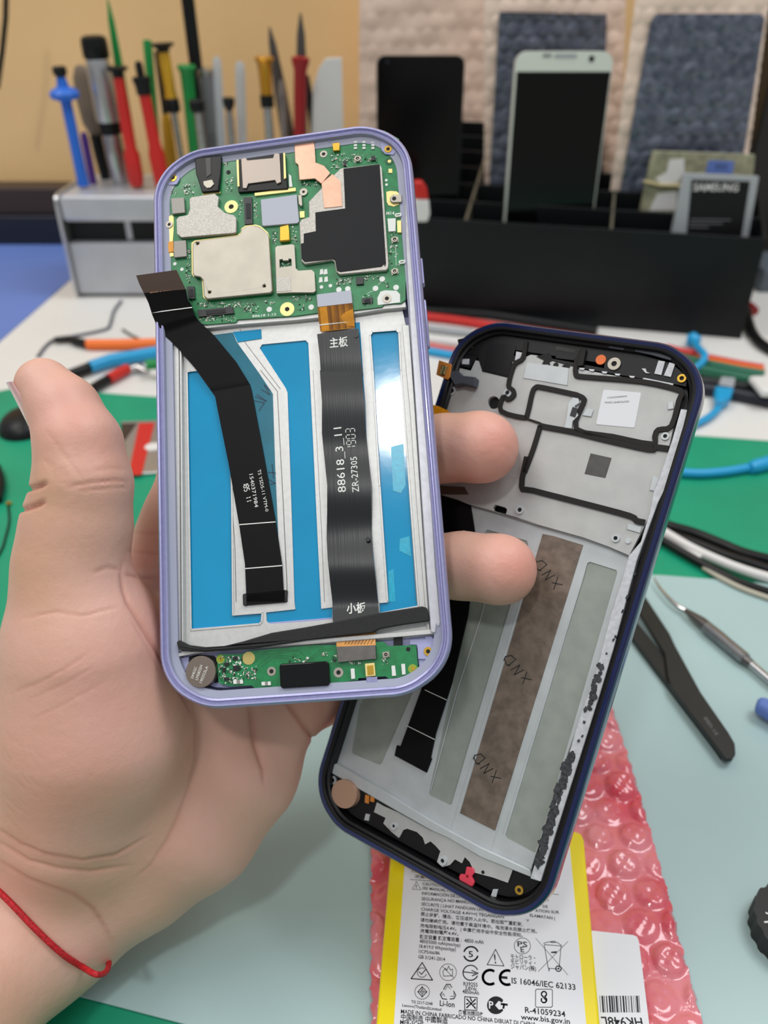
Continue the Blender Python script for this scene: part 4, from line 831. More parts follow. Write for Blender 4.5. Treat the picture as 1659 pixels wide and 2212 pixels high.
D1('pad_halo', H_((665, 800))[0], 9, lz, lz+.06, 'olive_pad', low); D1('pad_halo', G_((1130, 902))[0], 10, lz, lz+.06, 'olive_pad', low)
P1l('microphone', G_((625, 848), (725, 838), (738, 975), (635, 985)), 0, .8, 'gold_pad', bevel=.08); P1l('microphone_lid', G_((648, 868), (712, 862), (720, 958), (655, 968)), .8, .95, 'gold', bevel=.05)
coax(G_((850, 752))[0], low, lz)
D1('screw_hole', G_((1082, 695))[0], 4.6, lz, lz+.05, 'black_matte', low)
for L in (((795, 1022), (898, 1015), (902, 1058), (800, 1062)), ((1095, 1040), (1192, 1035), (1195, 1075), (1098, 1078))): P1l('capacitor', H_(*L), 0, .45, 'silk', bevel=.05); P1l('capacitor_body', H_((L[0][0]+38, L[0][1]-1), (L[1][0]-30, L[1][1]+1), (L[2][0]-30, L[2][1]), (L[3][0]+38, L[3][1])), .1, .5, 'chip_gray')
for L in (((475, 900), (515, 898), (522, 1005), (482, 1010)), ((905, 870), (942, 866), (955, 975), (912, 978)), ((1008, 850), (1048, 850), (1055, 960), (1018, 965))): P1l('capacitor', G_(*L), 0, .4, 'silk', bevel=.05)
for L in (((795, 870), (860, 865), (862, 922), (798, 926)), ((793, 775), (845, 770), (848, 808), (796, 812)), ((700, 995), (760, 992), (762, 1022), (702, 1025)), ((680, 890), (715, 888), (718, 935), (683, 938)), ((705, 838), (748, 836), (748, 872), (706, 874))): P1l('black_chip', H_(*L), 0, .35, 'chip_black', bevel=.05)
scatter(low, F1, [(H_((650, 770), (900, 1050)), 120, 0), (H_((905, 870), (1055, 1010)), 46, 0), (G_((170, 725), (240, 760)), 10, 0), (G_((270, 760), (330, 830)), 12, 0), (G_((465, 830), (580, 850)), 12, 0), (G_((800, 790), (880, 860)), 10, 0), (H_((1380, 780), (1600, 830)), 16, 0)], lz, 11)
mb = MB()
for L in (H_((975, 850), (1100, 745), (1180, 715), (1480, 705), (1560, 770)), H_((1000, 855), (1120, 755), (1480, 715)), H_((1060, 870), (1190, 770), (1460, 750)), H_((1090, 880), (1230, 785), (1500, 765)), H_((1340, 795), (1380, 790), (1440, 840)), G_((0, 830), (150, 700), (310, 680)), G_((30, 820), (160, 720), (310, 700)), G_((70, 812), (180, 730)), G_((260, 850), (400, 845), (420, 835)), H_((1060, 1010), (1110, 1060))):
    mb.stroke(F1.pts(L, lz), .1, lz, lz+.02)
obj('copper_traces', mb, M['pcb_dark'], low)
# coin motor
c = H_((455, 932))[0]; u, v = F1.pt(*c, -1.2); k = F1.mm(*c)
mb = MB(); mb.disc(u, v, 32.5*k, -4.2, -1.2, 40); mo = obj('vibration_motor', mb, M['motor_steel'], ph, bevel=.3, seg=3)
mb = MB(); text(mb, F1, 'DMEGC', H_((378, 1005))[0], H_((420, 885))[0], 6, -1.2); text(mb, F1, 'LM0832H', H_((425, 1022))[0], H_((478, 868))[0], 6.5, -1.2); text(mb, F1, '190323LA', H_((468, 1055))[0], H_((538, 880))[0], 6.5, -1.2); obj('engraving', mb, M['silk'], mo, smooth=0)
P1('motor_pocket', H_((340, 770), (430, 750), (600, 765), (645, 830), (650, 1040), (560, 1060), (400, 1000), (340, 900)), -4.28, -4.1, 'black_matte')
ring(H_((235, 905))[0], 9.5, 4.6, 'tin', parent=ph, z=-3.6)
P1('corner_plate', H_((125, 800), (330, 775), (330, 850), (300, 1000), (345, 1090), (200, 1030), (150, 950)), -4.28, -3.6, 'lavender_flat', bevel=.15)
P1('corner_plate', G_((1095, 590), (1260, 585), (1262, 560), (1335, 560), (1340, 580), (1418, 575), (1410, 760), (1350, 850), (1200, 945), (1190, 800), (1170, 650), (1098, 650)), -4.28, -3.3, 'lavender_flat', bevel=.15)
tb = P1('screw_tab', G_((1180, 660), (1260, 640), (1330, 640), (1365, 700), (1350, 770), (1300, 805), (1185, 800)), -3.3, -2.8, 'lavender_flat', bevel=.15); D1('brass_insert', G_((1292, 718))[0], 9.5, -2.8, -2.6, 'gold', tb, hole=4.5); D1('screw_hole', G_((1292, 718))[0], 4.8, -2.8, -2.72, 'black_matte', tb)
P1('port_cradle', G_((640, 990), (755, 985), (760, 1045), (640, 1052)), -2.4, -1.9, 'lavender', bevel=.1)
# ================================================================ bubble wrap, battery and tools on the pale mat
WF = TABLE; WZ = BZ+1.6
mk('pink_wrap', (214, 78, 94), .14, noise=.12, nscale=45, coat=.6, rgb2=(232, 140, 148), bump=.22, bscale=330)
wp = [(803, 2330), (801, 2050), (803, 1830), (835, 1505), (1316, 1505), (1332, 1558), (1365, 1659), (1399, 1774), (1423, 1860), (1447, 1942), (1466, 2024), (1490, 2110), (1514, 2197), (1552, 2330)]
mb = bubble_sheet('bubble_wrap', WF, WF.pts(wp, WZ), WZ, None, 12.4, 5.7, 1.9, .8, seed=21, wob=.8, jag=.7)
tag(obj('bubble_wrap', mb, M['pink_wrap'], frame=TABLE, smooth=70), 'glossy pink bubble wrap lying under the yellow battery', 'bubble wrap')
mk('battery_yellow', (244, 222, 8), .3, noise=.03, nscale=60, coat=.3); mk('paper_white', (230, 231, 236), .42); mk('print_black', (22, 20, 24), .5, spec=.3)
BH = 10.6
bat = thing('phone_battery', 'large yellow edged battery with white printed label lying on pink wrap', 'battery', TABLE)
def PT(name, pxs, z0, z1, m, parent, bevel=0, seg=2, holes=()):
    mb = MB(); mb.prism(TABLE.pts(pxs, z1), z0, z1, [TABLE.pts(h, z1) for h in holes]); return obj(name, mb, M[m], parent, bevel=bevel, seg=seg)
PT('battery_cell', [(800, 2350), (813, 2208), (842, 1862), (850, 1790), (1245, 1796), (1256, 1800), (1262, 1814), (1296, 2208), (1308, 2350)], BH-5, BH, 'battery_yellow', bat, .9, 4)
lb = PT('paper_label', [(845, 2330), (851, 2208), (874, 1869), (880, 1798), (1228, 1800), (1266, 2208), (1276, 2330)], BH-.05, BH+.14, 'paper_white', bat)
BT = crop(780, 1780, 2.592); Zt = BH+.15; mb = MB()
def tx(s_, x0, y0, x1, y1, h, bold=True, cap=.7): text(mb, TABLE, s_, BT((x0, y0))[0], BT((x1, y1))[0], h, Zt, bold, cap)
for a in [('CAUTION: ', 343, 342, 455, 352, 6.5), ('SEE MANUAL FOR', 342, 366, 525, 384, 6.5), ('INFORMACIÓN DE LA', 340, 396, 560, 414, 7), ('SEGURANÇA NO MANUAL', 338, 426, 628, 448, 7), ('SÉCURITE | LIHAT PANDUAN UNTUK', 337, 456, 730, 492, 7), ('CHARGE VOLTAGE 4.4V==| TEGANGAN', 335, 484, 800, 528, 7),
    ('A', 1040, 431, 1052, 432, 6), ('DE', 1018, 469, 1046, 471, 6.5), ('ATION SUR', 975, 492, 1110, 503, 6.5), ('ELAMATAN |', 945, 518, 1085, 536, 6.5), ('V', 925, 547, 942, 548, 6),
    ('4850 mAh', 578, 662, 686, 672, 8), ('4850/5000 mAh(min/typ)', 327, 665, 555, 688, 7.5), ('18.4/19.0 Wh(min/typ)', 325, 693, 530, 712, 7.5), ('1ICP5/66/86', 323, 722, 440, 732, 7), ('GB 31241-2014', 320, 752, 470, 768, 7.5),
    ('IS 16046/IEC 62133', 843, 892, 1202, 930, 12.5), ('R39255', 573, 905, 653, 911, 8), ('3.8Vdc', 583, 928, 648, 933, 7.5), ('4850mAh', 568, 948, 660, 957, 8), ('TIS 2217-2548', 280, 1003, 400, 1015, 6), ('Lenovo(Thailand)Limited', 230, 1022, 448, 1047, 6), ('Li-Ion', 440, 1018, 523, 1027, 11.5),
    ('R-41059234', 918, 1056, 1145, 1081, 12), ('MADE IN CHINA FABRICADO NO CHINA DIBUAT DI CHINA', 222, 1060, 980, 1134, 8.5), ('www.bis.gov.in', 895, 1094, 1170, 1120, 11), ('MER-SCHE', 218, 1120, 350, 1133, 8.5)]: tx(*a)
for a in [('禁止拆解、撞击、挤压或投入火中。若出现严重鼓胀,', 333, 512, 905, 571, 8), ('请勿继续使用。请勿置于高温环境中。电池浸水后禁止使用。', 332, 545, 985, 611, 8), ('充电限制电压4.4V。 | 金属使用手册中安全性能须知。', 330, 577, 905, 632, 8), ('充電限制電壓4.4V。', 330, 607, 545, 625, 8), ('额定容量 額定電容量 :', 328, 640, 562, 660, 8.5),
    ('モトローラ・', 838, 753, 975, 763, 10), ('モビリティ・', 838, 781, 977, 791, 10), ('ジャパン(株)', 838, 809, 980, 822, 10), ('中国制造 中國製造', 222, 1093, 485, 1117, 11), ('廢電池請回收', 545, 1064, 683, 1077, 8.5), ('技術規格', 283, 268, 400, 278, 7), ('次適號', 300, 300, 385, 306, 7)]: tx(*a, True, .82)
def st(L, w_=1.1, close=False): mb.stroke(TABLE.pts(BT(*L), Zt), w_*.145, Zt, Zt+.03, close)
def arc(cx, cy, r, a0=0, a1=360, n=28, ry=None): return [(cx+r*math.cos(R_(a0+(a1-a0)*i/n)), cy+(ry or r)*math.sin(R_(a0+(a1-a0)*i/n))) for i in range(n+1)]
def fill(L): mb.prism(TABLE.pts(BT(*L), Zt), Zt, Zt+.03)
st([(275, 310), (395, 320)]); st([(1050, 390), (1105, 395)])
st([(310, 322), (287, 365), (335, 368)], 1, True); tx('!', 306, 360, 313, 360, 8, True)
st(arc(615, 727, 40, 20, 160), 3.2); st(arc(615, 727, 40, 200, 340), 3.2); tx('5', 602, 745, 628, 746, 13, True)
st([(753, 702), (706, 788), (800, 795)], 1.6, True); tx('!', 748, 780, 757, 780, 20, True)
st(arc(903, 683, 45), 1.1); tx('PS', 876, 686, 932, 690, 12); tx('E', 894, 718, 914, 719, 12)
st([(978, 640), (1158, 845)], .9); st([(1158, 658), (992, 826)], .9); st([(1025, 675), (1120, 683), (1108, 812), (1048, 808)], 1.3, True); st([(1022, 668), (1050, 660), (1100, 664), (1124, 682)], 1.3); st(arc(1105, 810, 15), 2); fill(arc(1105, 810, 5, n=10)[:-1]); st(arc(1075, 660, 14, ry=4), 1.2); fill([(1065, 715), (1098, 712), (1092, 724), (1062, 722)]); st([(1052, 812), (1052, 822)], 2)
st([(342, 776), (280, 866), (400, 874)], 2, True); st(arc(341, 832, 26, 20, 300), 1.2); st([(325, 828), (338, 842), (362, 815)], 1.8)
st(arc(487, 830, 47), 1); st([(455, 797), (520, 863)], 1); st([(462, 852), (458, 826), (472, 808), (480, 820), (490, 795), (500, 818), (512, 812), (512, 850)], 1.2, True)
st(arc(613, 833, 42, 25, 335), 2.2); st([(575, 828), (640, 836)], 2); st([(620, 820), (655, 836), (622, 850)], 2)
st(arc(722, 858, 40, 60, 300), 5.2); st(arc(818, 860, 40, 70, 290), 5.2); st([(782, 858), (815, 861)], 5)
st(arc(342, 940, 41), 1); st([(342, 908), (342, 972)], 1); st([(315, 940), (370, 940)], 1); st([(342, 912), (368, 940), (342, 968), (318, 940)], 1.6, True); st([(342, 925), (355, 940), (342, 955), (330, 940)], 1, True)
for a in ([(462, 925), (478, 898), (498, 898), (508, 915)], [(518, 935), (530, 958), (520, 978), (498, 980)], [(480, 982), (455, 978), (443, 955), (455, 940)]): st(a, 1.8)
st([(470, 930), (485, 905), (500, 925)], 1); st([(520, 945), (518, 965), (500, 965)], 1); st([(468, 965), (462, 950), (450, 960)], 1)
st([(580, 967), (650, 972), (648, 1044), (580, 1040)], 1.6, True); st([(592, 980), (640, 1032)], 2.6); st([(640, 982), (592, 1028)], 2.6); st([(612, 975), (618, 990)], 2.5); st([(590, 1008), (600, 1004)], 2.5); st([(640, 1005), (630, 1010)], 2.5)
fill(arc(755, 1015, 50, 35, 325, 30)+[(790, 1000), (770, 990), (750, 1015), (772, 1040), (792, 1035)]); st([(785, 1008), (817, 1012)], 4); st([(800, 1010), (797, 1030)], 4)
st(rr_loop(977, 1071, 925, 1026, 9, 4), 1.3, True); st(arc(1024, 952, 14, 110, 430, 16)+arc(1024, 985, 15, -60, 210, 16), 2.6); st([(1012, 960), (1036, 988)], 2.6)
obj('print', mb, M['print_black'], lb, smooth=0)
mb = MB(); mb.use(M['paper_white'])
text(mb, TABLE, 'P', BT((716, 1032))[0], BT((742, 1034))[0], 15, Zt+.04, True); obj('emblem_letter', mb, M['paper_white'], lb, smooth=0)
# white sticker with a bar code on the wrap
N_ = crop(1180, 1980, 3.463); SZ = WZ+3.2
stk = PT('barcode_sticker', N_((330, 103), (650, 138), (678, 150), (692, 180), (740, 560), (770, 804), (790, 1080), (330, 1080)), SZ-.3, SZ, 'paper_white', None)
stk.matrix_world = Matrix.Identity(4); tag(stk, 'white rounded sticker with bar code on the pink wrap beside the battery', 'sticker')
mb = MB(); rnd = random.Random(3); x = 398
while x < 690:
    wd = rnd.choice([3, 3, 5, 8, 13]); mb.prism(TABLE.pts(N_((x, 592), (x+wd, 593), (x+wd+9, 718), (x+9, 716)), SZ), SZ, SZ+.05); x += wd+rnd.choice([5, 8, 11])
obj('barcode_print', mb, M['print_black'], stk); mb = MB(); text(mb, TABLE, 'HK948L', N_((712, 758))[0], N_((408, 750))[0], 18, SZ, True); obj('print', mb, M['print_black'], stk, smooth=0)
# tweezers, probe, blue stick, ribbed knob
K_ = crop(1159, 1150, 2.083)
tw = thing('tweezers', 'black flat tweezers lying open on the pale mat at right', 'tweezers', TABLE)
mk('tweezer_black', (24, 28, 28), .45, noise=.1, nscale=200)
PT('arm', K_((370, 90), (478, 270), (600, 455), (625, 510), (740, 720), (868, 905), (893, 950), (896, 995), (880, 1020), (850, 1018), (800, 950), (700, 820), (610, 700), (590, 640), (578, 545), (455, 345), (350, 150)), BZ+3, BZ+5, 'tweezer_black', tw, .4)
PT('arm', K_((330, 250), (438, 385), (560, 535), (600, 590), (700, 800), (840, 1008), (780, 925), (640, 745), (560, 640), (420, 455), (310, 320)), BZ+.2, BZ+3.2, 'tweezer_black', tw, .4)
mb = MB(); text(mb, TABLE, 'ESD-15', K_((752, 835))[0], K_((805, 912))[0], 7, BZ+5); obj('print', mb, M['gray_plastic'], tw, smooth=0)
pb = thing('dental_probe', 'steel pick with curved needle tip and knurled handle at right', 'probe', TABLE)
def tz(L, z): return [TABLE.p3(x, y, z) for x, y in K_(*L)]
k = TABLE.mm(1500, 1350)/2.083
mb = MB(); mb.tube(smooth_path(tz([(528, 203), (540, 225), (560, 255), (600, 300), (640, 335), (672, 352)], BZ+3)), [.25+1.1*i/30 for i in range(31)], 10); obj('needle', mb, M['steel'], pb)
mb = MB(); mb.tube(tz([(670, 350), (695, 370), (740, 402), (830, 478), (920, 556), (965, 592)], BZ+3.4), [10*k, 17*k, 24*k, 27*k, 25*k, 18*k], 16); obj('grip', mb, M['dark_steel'], pb)
mb = MB()
for i in range(40):
    t = .32+.6*i/40; p = Vector((670, 350)).lerp(Vector((965, 592)), t); c3 = TABLE.p3(*K_(tuple(p))[0], BZ+3.4); q3 = TABLE.p3(*K_((p.x+4, p.y+3.3))[0], BZ+3.4); mb.tube([c3, c3.lerp(q3, .55)], 28*k, 14)
obj('knurling', mb, M['steel'], pb, smooth=20)
mb = MB(); mb.tube(tz([(960, 588), (1000, 622), (1120, 725), (1300, 880)], BZ+3.2), 17*k, 14); obj('shaft', mb, M['steel'], pb)
mb = MB(); mb.tube(tz([(988, 772), (996, 775), (1010, 782), (1100, 830), (1250, 910)], BZ+5.5), [18*k, 30*k, 37*k, 38*k, 38*k], 16); tag(obj('handle_end', mb, M['blue_laminate'], frame=TABLE), 'blue rounded handle end entering at the right edge', 'handle')
c_ = TABLE.pt(1712, 1990, BZ+8); L = []
for i in range(72):
    a = 2*math.pi*i/72; r = 10.8+(.5 if i % 4 < 2 else 0); L.append((c_[0]+r*math.cos(a), c_[1]+r*1.15*math.sin(a)))
kn = thing('ridged_knob', 'black ridged knob cut off by the right edge', 'knob', TABLE); mb = MB(); mb.prism(L, BZ, BZ+8); obj('body', mb, M['rubber_black'] if 'rubber_black' in M else mk('rubber_black', (34, 35, 36), .6), kn, bevel=.4)
mb = MB(); mb.stroke(TABLE.pts([(1655, 1972), (1675, 1980)], BZ+8), .5, BZ+8, BZ+8.05); mb.stroke(TABLE.pts([(1652, 1992), (1672, 1990)], BZ+8), .5, BZ+8, BZ+8.05); obj('print', mb, M['white_plastic'], kn)
# ================================================================ navy phone frame behind
P_c = crop(900, 680, 4.88); Q_ = crop(1200, 680, 4.88); R_c = crop(940, 980, 3.318); T_ = crop(660, 1480, 2.37)
mk('navy', (18, 31, 84), .22, metal=.3, coat=.6, noise=.1, nscale=600); mk('rim_black', (14, 14, 17), .45, spec=.35, noise=.2, nscale=900); mk('die_cast', (188, 189, 187), .5, metal=.25, noise=.05, nscale=160)
mk('die_cast_light', (196, 201, 203), .45, metal=.25, noise=.05, nscale=160); mk('window_gray', (156, 163, 155), .4, metal=.15, noise=.06, nscale=220); mk('foil_brown', (124, 110, 98), .4, metal=.3, noise=.22, nscale=330, bump=.05, bscale=700)
mk('gasket', (36, 34, 33), .6, spec=.25); mk('label_white', (232, 234, 238), .5); mk('residue', (58, 60, 64), .7, noise=.4, nscale=1200, bump=.25, bscale=1500); mk('rail_white', (205, 207, 212), .5, metal=.2, noise=.1, nscale=700); mk('ink_black', (28, 26, 24), .6)
mk('red_tab', (226, 66, 88), .45); mk('dark_graphite', (84, 82, 80), .45, metal=.3, noise=.1, nscale=500)
p2 = thing('open_smartphone', 'navy phone frame with bare grey inner plate, tilted behind the held one', 'phone', F2)
prof2 = [(4.4, -6.9), (3.5, -6.9), (3.4, -2.0), (2.7, -1.7), (2.5, -.5), (2.1, -.3), (1.6, -.35), (1.1, -.05), (.7, 0), (.2, -.5), (0, -1.8), (0, -4.6), (.4, -6.6), (1.8, -8.2), (4.5, -9.1), (9, -9.3)]
mb, rings = housing(prof2, -4.3, W=77.5, H=160.5)
V = [[mb.bm.verts.new(p) for p in r] for r in rings]; n_ = len(V[0]); mb.mats = [M['rim_black'], M['rim_black'], M['navy'], M['black_gloss']]
for i in range(len(V)-1):
    mb.mi = 0 if i == 0 else 1 if i < 6 else 2 if i < 14 else 3
    for k in range(n_): mb.face([V[i][k], V[i][(k+1) % n_], V[i+1][(k+1) % n_], V[i+1][k]])
mb.mi = 0; mb.face(V[0]); mb.mi = 3; mb.face(V[-1][::-1]); obj('housing', mb, None, p2, recalc=True, smooth=50)
def P2(name, pxs, n0, n1, m, parent=None, holes=(), bevel=0, label=None, seg=2):
    mb = MB(); mb.prism(F2.pts(pxs, n1), n0, n1, [F2.pts(h, n1) for h in holes]); o = obj(name, mb, M[m], parent or p2, bevel=bevel, seg=seg)
    if label: o['label'] = label
    return o
def D2(name, c, rpx, n0, n1, m, parent=None, hole=0, seg=20): return D1(name, c, rpx, n0, n1, m, parent or p2, hole, seg, fr=F2)
def ring2(c, r, h, m, z, parent=None):
    D2('screw_ring', c, r, z, z+.5, m, parent, hole=h); D2('screw_hole', c, h, z-.02, z+.1, 'black_matte', parent, seg=14)
for L in ([(940, 870), (985, 720), (1060, 708), (1440, 755), (1505, 820), (1480, 900), (1440, 900), (1200, 860)], [(700, 1625), (706, 1661), (1149, 1890), (1190, 1860), (1165, 1955), (1110, 1985), (990, 1935), (780, 1815), (690, 1740)]): pass
for lo_, hi_ in ((-80, -67), (28, 80)):
    mb = MB(); mb.prism([(x, y) for x, y in [(max(-34.8, min(34.8, x)), max(lo_, min(hi_, y))) for x, y in rr_loop(-34.8, 34.8, -76.2, 76.2, 12, 8)]], -6.0, -4.3); obj('inner_floor', mb, M['rim_black'], p2)
# upper plate (board bed)
up = [(938, 900), (950, 860), (975, 800)]+P_c((340, 690), (370, 540), (570, 590), (620, 480), (670, 490), (690, 600), (960, 665), (1010, 500), (1060, 385), (1120, 400), (1160, 440), (1200, 420), (1280, 430), (1300, 465), (1440, 480), (1600, 510), (1640, 540))+Q_((190, 530), (240, 570), (1280, 760), (1340, 850), (1240, 1200), (1200, 1380), (1190, 1460))+[(1428, 1040), (1405, 1110), (1385, 1150), (1359, 1200)]+R_c((1240, 665), (1060, 600), (740, 510), (430, 415), (230, 360), (160, 330), (30, 290))+[(920, 1060)]
plate = P2('board_bed', up, -4.4, -3.0, 'die_cast', holes=[[(c[0]+13*math.cos(a), c[1]+14*math.sin(a)) for a in [k*math.pi/8 for k in range(16)]] for c in [P_c((812, 925))[0]]]+[R_c((430, 365), (500, 385), (515, 400), (508, 430), (490, 430), (420, 410), (415, 385))], bevel=.12)
pz = -3.0
# step line below the bed and battery bay
bay = [(955, 1052)]+R_c((230, 362), (430, 418), (740, 512), (1060, 602), (1240, 668), (1395, 735), (1375, 800), (1365, 830))+[(1330, 1330), (1292, 1440), (1250, 1560), (1200, 1700), (1150, 1868), (1146, 1886)]+T_((1150, 975), (900, 875), (730, 770), (640, 740), (430, 610), (110, 430))+[(706, 1640), (770, 1440), (860, 1250)]
def inset(poly, d):
    cx = sum(p[0] for p in poly)/len(poly); cy = sum(p[1] for p in poly)/len(poly); return [(cx+(x-cx)*(1-d), cy+(y-cy)*(1-d)) for x, y in poly]
brown = R_c((770, 575), (850, 590), (1060, 655))+T_((970, 745), (790, 655))
rrec = R_c((1090, 785), (1110, 775), (1300, 835), (1306, 855))+T_((1185, 850), (1170, 858), (1030, 785), (1022, 770))
mrec = [(1047, 1150), (1052, 1144), (1138, 1168), (1141, 1176)]+T_((748, 610), (735, 612), (635, 565), (632, 552))
lrec = [(936, 1140), (1003, 1140), (982, 1200), (894, 1490)]+T_((390, 400), (378, 408), (240, 350), (236, 335), (272, 110))
black_slot = [(950, 1090), (1020, 1119), (1028, 1150), (1000, 1380), (972, 1480), (926, 1649), (862, 1611), (909, 1492)]
mb = MB(); mb.prism(F2.pts(bay, -4.6), -5.8, -4.6, [F2.pts(h, -4.6) for h in (rrec, mrec, lrec)]); obj('battery_bay', mb, M['die_cast_light'], p2)
mb = MB(); mb.prism(F2.pts(bay, -5.3), -6.5, -5.85); obj('bay_floor', mb, M['window_gray'], p2)
for L in (rrec, mrec, lrec): P2('recess_panel', L, -5.3, -4.95, 'window_gray')
fo = P2('foil_strip', brown, -4.58, -4.4, 'foil_brown', bevel=.05)
for ox, oy in ((0, 0), (-67, 205), (-133, 418)):
    mb = MB()
    for s_ in (R_c((715, 800), (725, 775), (770, 765)), R_c((770, 768), (800, 795), (745, 840)), R_c((720, 795), (735, 832), (760, 838)), R_c((765, 870), (828, 835), (790, 905), (855, 870)), R_c((840, 925), (912, 940)), R_c((850, 972), (880, 885))):
        mb.stroke(F2.pts([(x+ox, y+oy) for x, y in s_], -4.38), .26, -4.4, -4.36)
    obj('ink_letters', mb, M['ink_black'], fo)
mb = MB()
for L in ((R_c((755, 575))+R_c((720, 700))+T_((735, 770),)), (R_c((1035, 660),)+T_((950, 850),)), (R_c((250, 470),)+[(1010, 1200), (955, 1420), (905, 1600)]), (R_c((1080, 800), (1060, 880))+T_((1010, 760),)), ([(1052, 1280), (1040, 1330), (985, 1500)]+T_((640, 540),))):
    mb.stroke(F2.pts(L, -4.5), .35, -4.62, -4.5)
obj('bay_ridge', mb, M['die_cast_light'], p2, bevel=.08)
# raised front lip of the bay at the bottom
P2('bay_lip', T_((110, 415), (160, 400), (430, 560), (640, 690), (740, 745), (900, 830), (1150, 945), (1155, 985), (900, 885), (730, 785), (640, 745), (430, 625), (112, 440)), -4.6, -3.2, 'die_cast_light', bevel=.3)
P2('bay_side', [(706, 1640), (735, 1540), (790, 1360), (800, 1362), (758, 1500), (728, 1600), (722, 1655)], -4.6, -3.3, 'die_cast_light', bevel=.2)
# details on the bed
P2('raised_plate', P_c((1160, 500), (1600, 560), (1590, 745), (1120, 665)), pz, pz+.25, 'die_cast_light', parent=plate, bevel=.1)
for L in (Q_((1185, 920), (1240, 915), (1245, 990), (1180, 1000)), Q_((330, 985), (400, 1000), (375, 1075), (280, 1060)), R_c((1560, 160), (1605, 175), (1575, 270), (1535, 262))+[], R_c((1380, 500), (1480, 525), (1470, 570), (1370, 540)), P_c((480, 465), (555, 465), (545, 525), (475, 520))):
    P2('raised_block', L, pz, pz+.4, 'die_cast_light', parent=plate, bevel=.12)
P2('dark_pad', Q_((370, 1460), (592, 1510), (542, 1695), (300, 1640))[:2]+R_c((1220, 175), (1070, 145)), pz, pz+.05, 'dark_graphite', parent=plate)
lab = P2('paper_label', Q_((515, 790), (895, 820), (900, 835), (832, 1185), (815, 1190), (435, 1155), (428, 1140), (502, 800)), pz, pz+.12, 'label_white', parent=plate, bevel=.03)
mb = MB(); text(mb, F2, 'A000R5D0021', Q_((755, 850))[0], Q_((550, 868))[0], 3.6, pz+.12, flip=False); obj('print', mb, M['ink_black'], lab, smooth=0); mb = MB(); text(mb, F2, 'SS37G4MP1XK6L', Q_((775, 905))[0], Q_((515, 918))[0], 4.2, pz+.12, flip=False); obj('print', mb, M['ink_black'], lab, smooth=0)
# gaskets
def gasket(L, wpx, z0=pz, z1=pz+.7, name='rubber_gasket'):
    mb = MB(); Pp = [tuple(p) for p in [Vector((*q, 0)) for q in L]]; sp = smooth_path([Vector((x, y, 0)) for x, y, _ in Pp], 3)
    U = [Vector(F2.pt(p.x, p.y, z1)) for p in sp]; wd = wpx*.175; Lf, Rt = [], []
    for i, p in enumerate(U):
        d = (U[min(i+1, len(U)-1)]-U[max(i-1, 0)]).normalized(); nn = Vector((-d.y, d.x))*wd/2; Lf.append(p+nn); Rt.append(p-nn)
    mb.loft([[(a.x, a.y, z0), (a.x, a.y, z1), (b.x, b.y, z1), (b.x, b.y, z0)] for a, b in zip(Lf, Rt)])
    return obj(name, mb, M['gasket'], plate, recalc=True)
gasket(P_c((1150, 280), (1120, 450), (1050, 500), (1010, 560), (965, 745), (1010, 790), (1020, 850), (960, 890), (910, 860), (885, 1010), (1120, 1080), (1165, 1040), (1215, 820), (1250, 765), (1310, 760), (1640, 830))+Q_((230, 845), (295, 880), (290, 930), (215, 1200), (600, 1280), (1010, 1360), (1045, 1280), (1080, 1210), (1220, 1170), (1300, 900), (1330, 830), (1270, 780), (900, 700), (300, 650), (210, 620), (225, 480), (280, 360)), 8)
gasket(R_c((655, 20), (617, 235), (700, 262), (1100, 365), (1395, 445), (1440, 478), (1500, 492)), 9)
gasket(P_c((1290, 1160), (1360, 1180), (1659, 1235))+Q_((500, 1310), (980, 1415), (1060, 1395), (1190, 1410)), 9)
gasket(P_c((1300, 1165), (1230, 1400), (1135, 1659)), 8)
gasket(P_c((1150, 1090), (1300, 1140)), 3)
# upper bay of black plastic
tb = P2('upper_shelf', P_c((380, 420), (450, 280), (600, 180), (1000, 220))+Q_((0, 250), (330, 290), (700, 350), (850, 400), (1200, 500), (1290, 560), (1390, 640), (1380, 760), (1280, 740), (230, 560), (0, 500))+P_c((1200, 400), (1010, 500), (960, 660), (690, 600), (640, 440), (560, 560), (380, 530)), -4.25, -2.9, 'rim_black', bevel=.15)
for L in (P_c((760, 300), (1050, 330), (960, 650), (700, 590)), P_c((430, 260), (600, 220), (720, 290), (640, 430), (460, 420))): P2('shelf_pocket', L, -2.9, -2.75, 'black_plastic', parent=tb, bevel=.08)
for L in (Q_((10, 330), (215, 370), (205, 410), (0, 370)), Q_((10, 430), (200, 455), (200, 480), (0, 455))): P2('shelf_slot', L, -2.9, -2.8, 'black_gloss', parent=tb)
P2('shelf_rib', Q_((270, 350), (325, 360), (290, 530), (230, 540), (225, 500)), -2.9, -1.9, 'gasket', parent=tb, bevel=.15)
for L in (Q_((565, 310), (735, 330), (715, 370), (555, 345)), Q_((840, 350), (1000, 370), (1220, 440), (1220, 480), (1000, 420), (835, 385))): P2('shelf_clip', L, -2.3, -1.7, 'dark_slate' if 'dark_slate' in M else (mk('dark_slate', (62, 66, 76), .5) and 'dark_slate'), parent=tb, bevel=.1)
for L in (Q_((1085, 480), (1155, 490), (1115, 635), (1040, 620)), Q_((1200, 500), (1262, 515), (1215, 655), (1140, 640)), Q_((905, 565), (950, 565), (960, 600), (1000, 615), (950, 615)), Q_((920, 665), (960, 668), (1245, 725), (1235, 745), (920, 680)), P_c((480, 465), (550, 465), (550, 520), (475, 520)), P_c((1050, 385), (1115, 400), (1080, 480), (1035, 480))): P2('metal_window', L, -2.95, -2.5, 'rail_white', parent=tb, bevel=.06)
mb = MB()
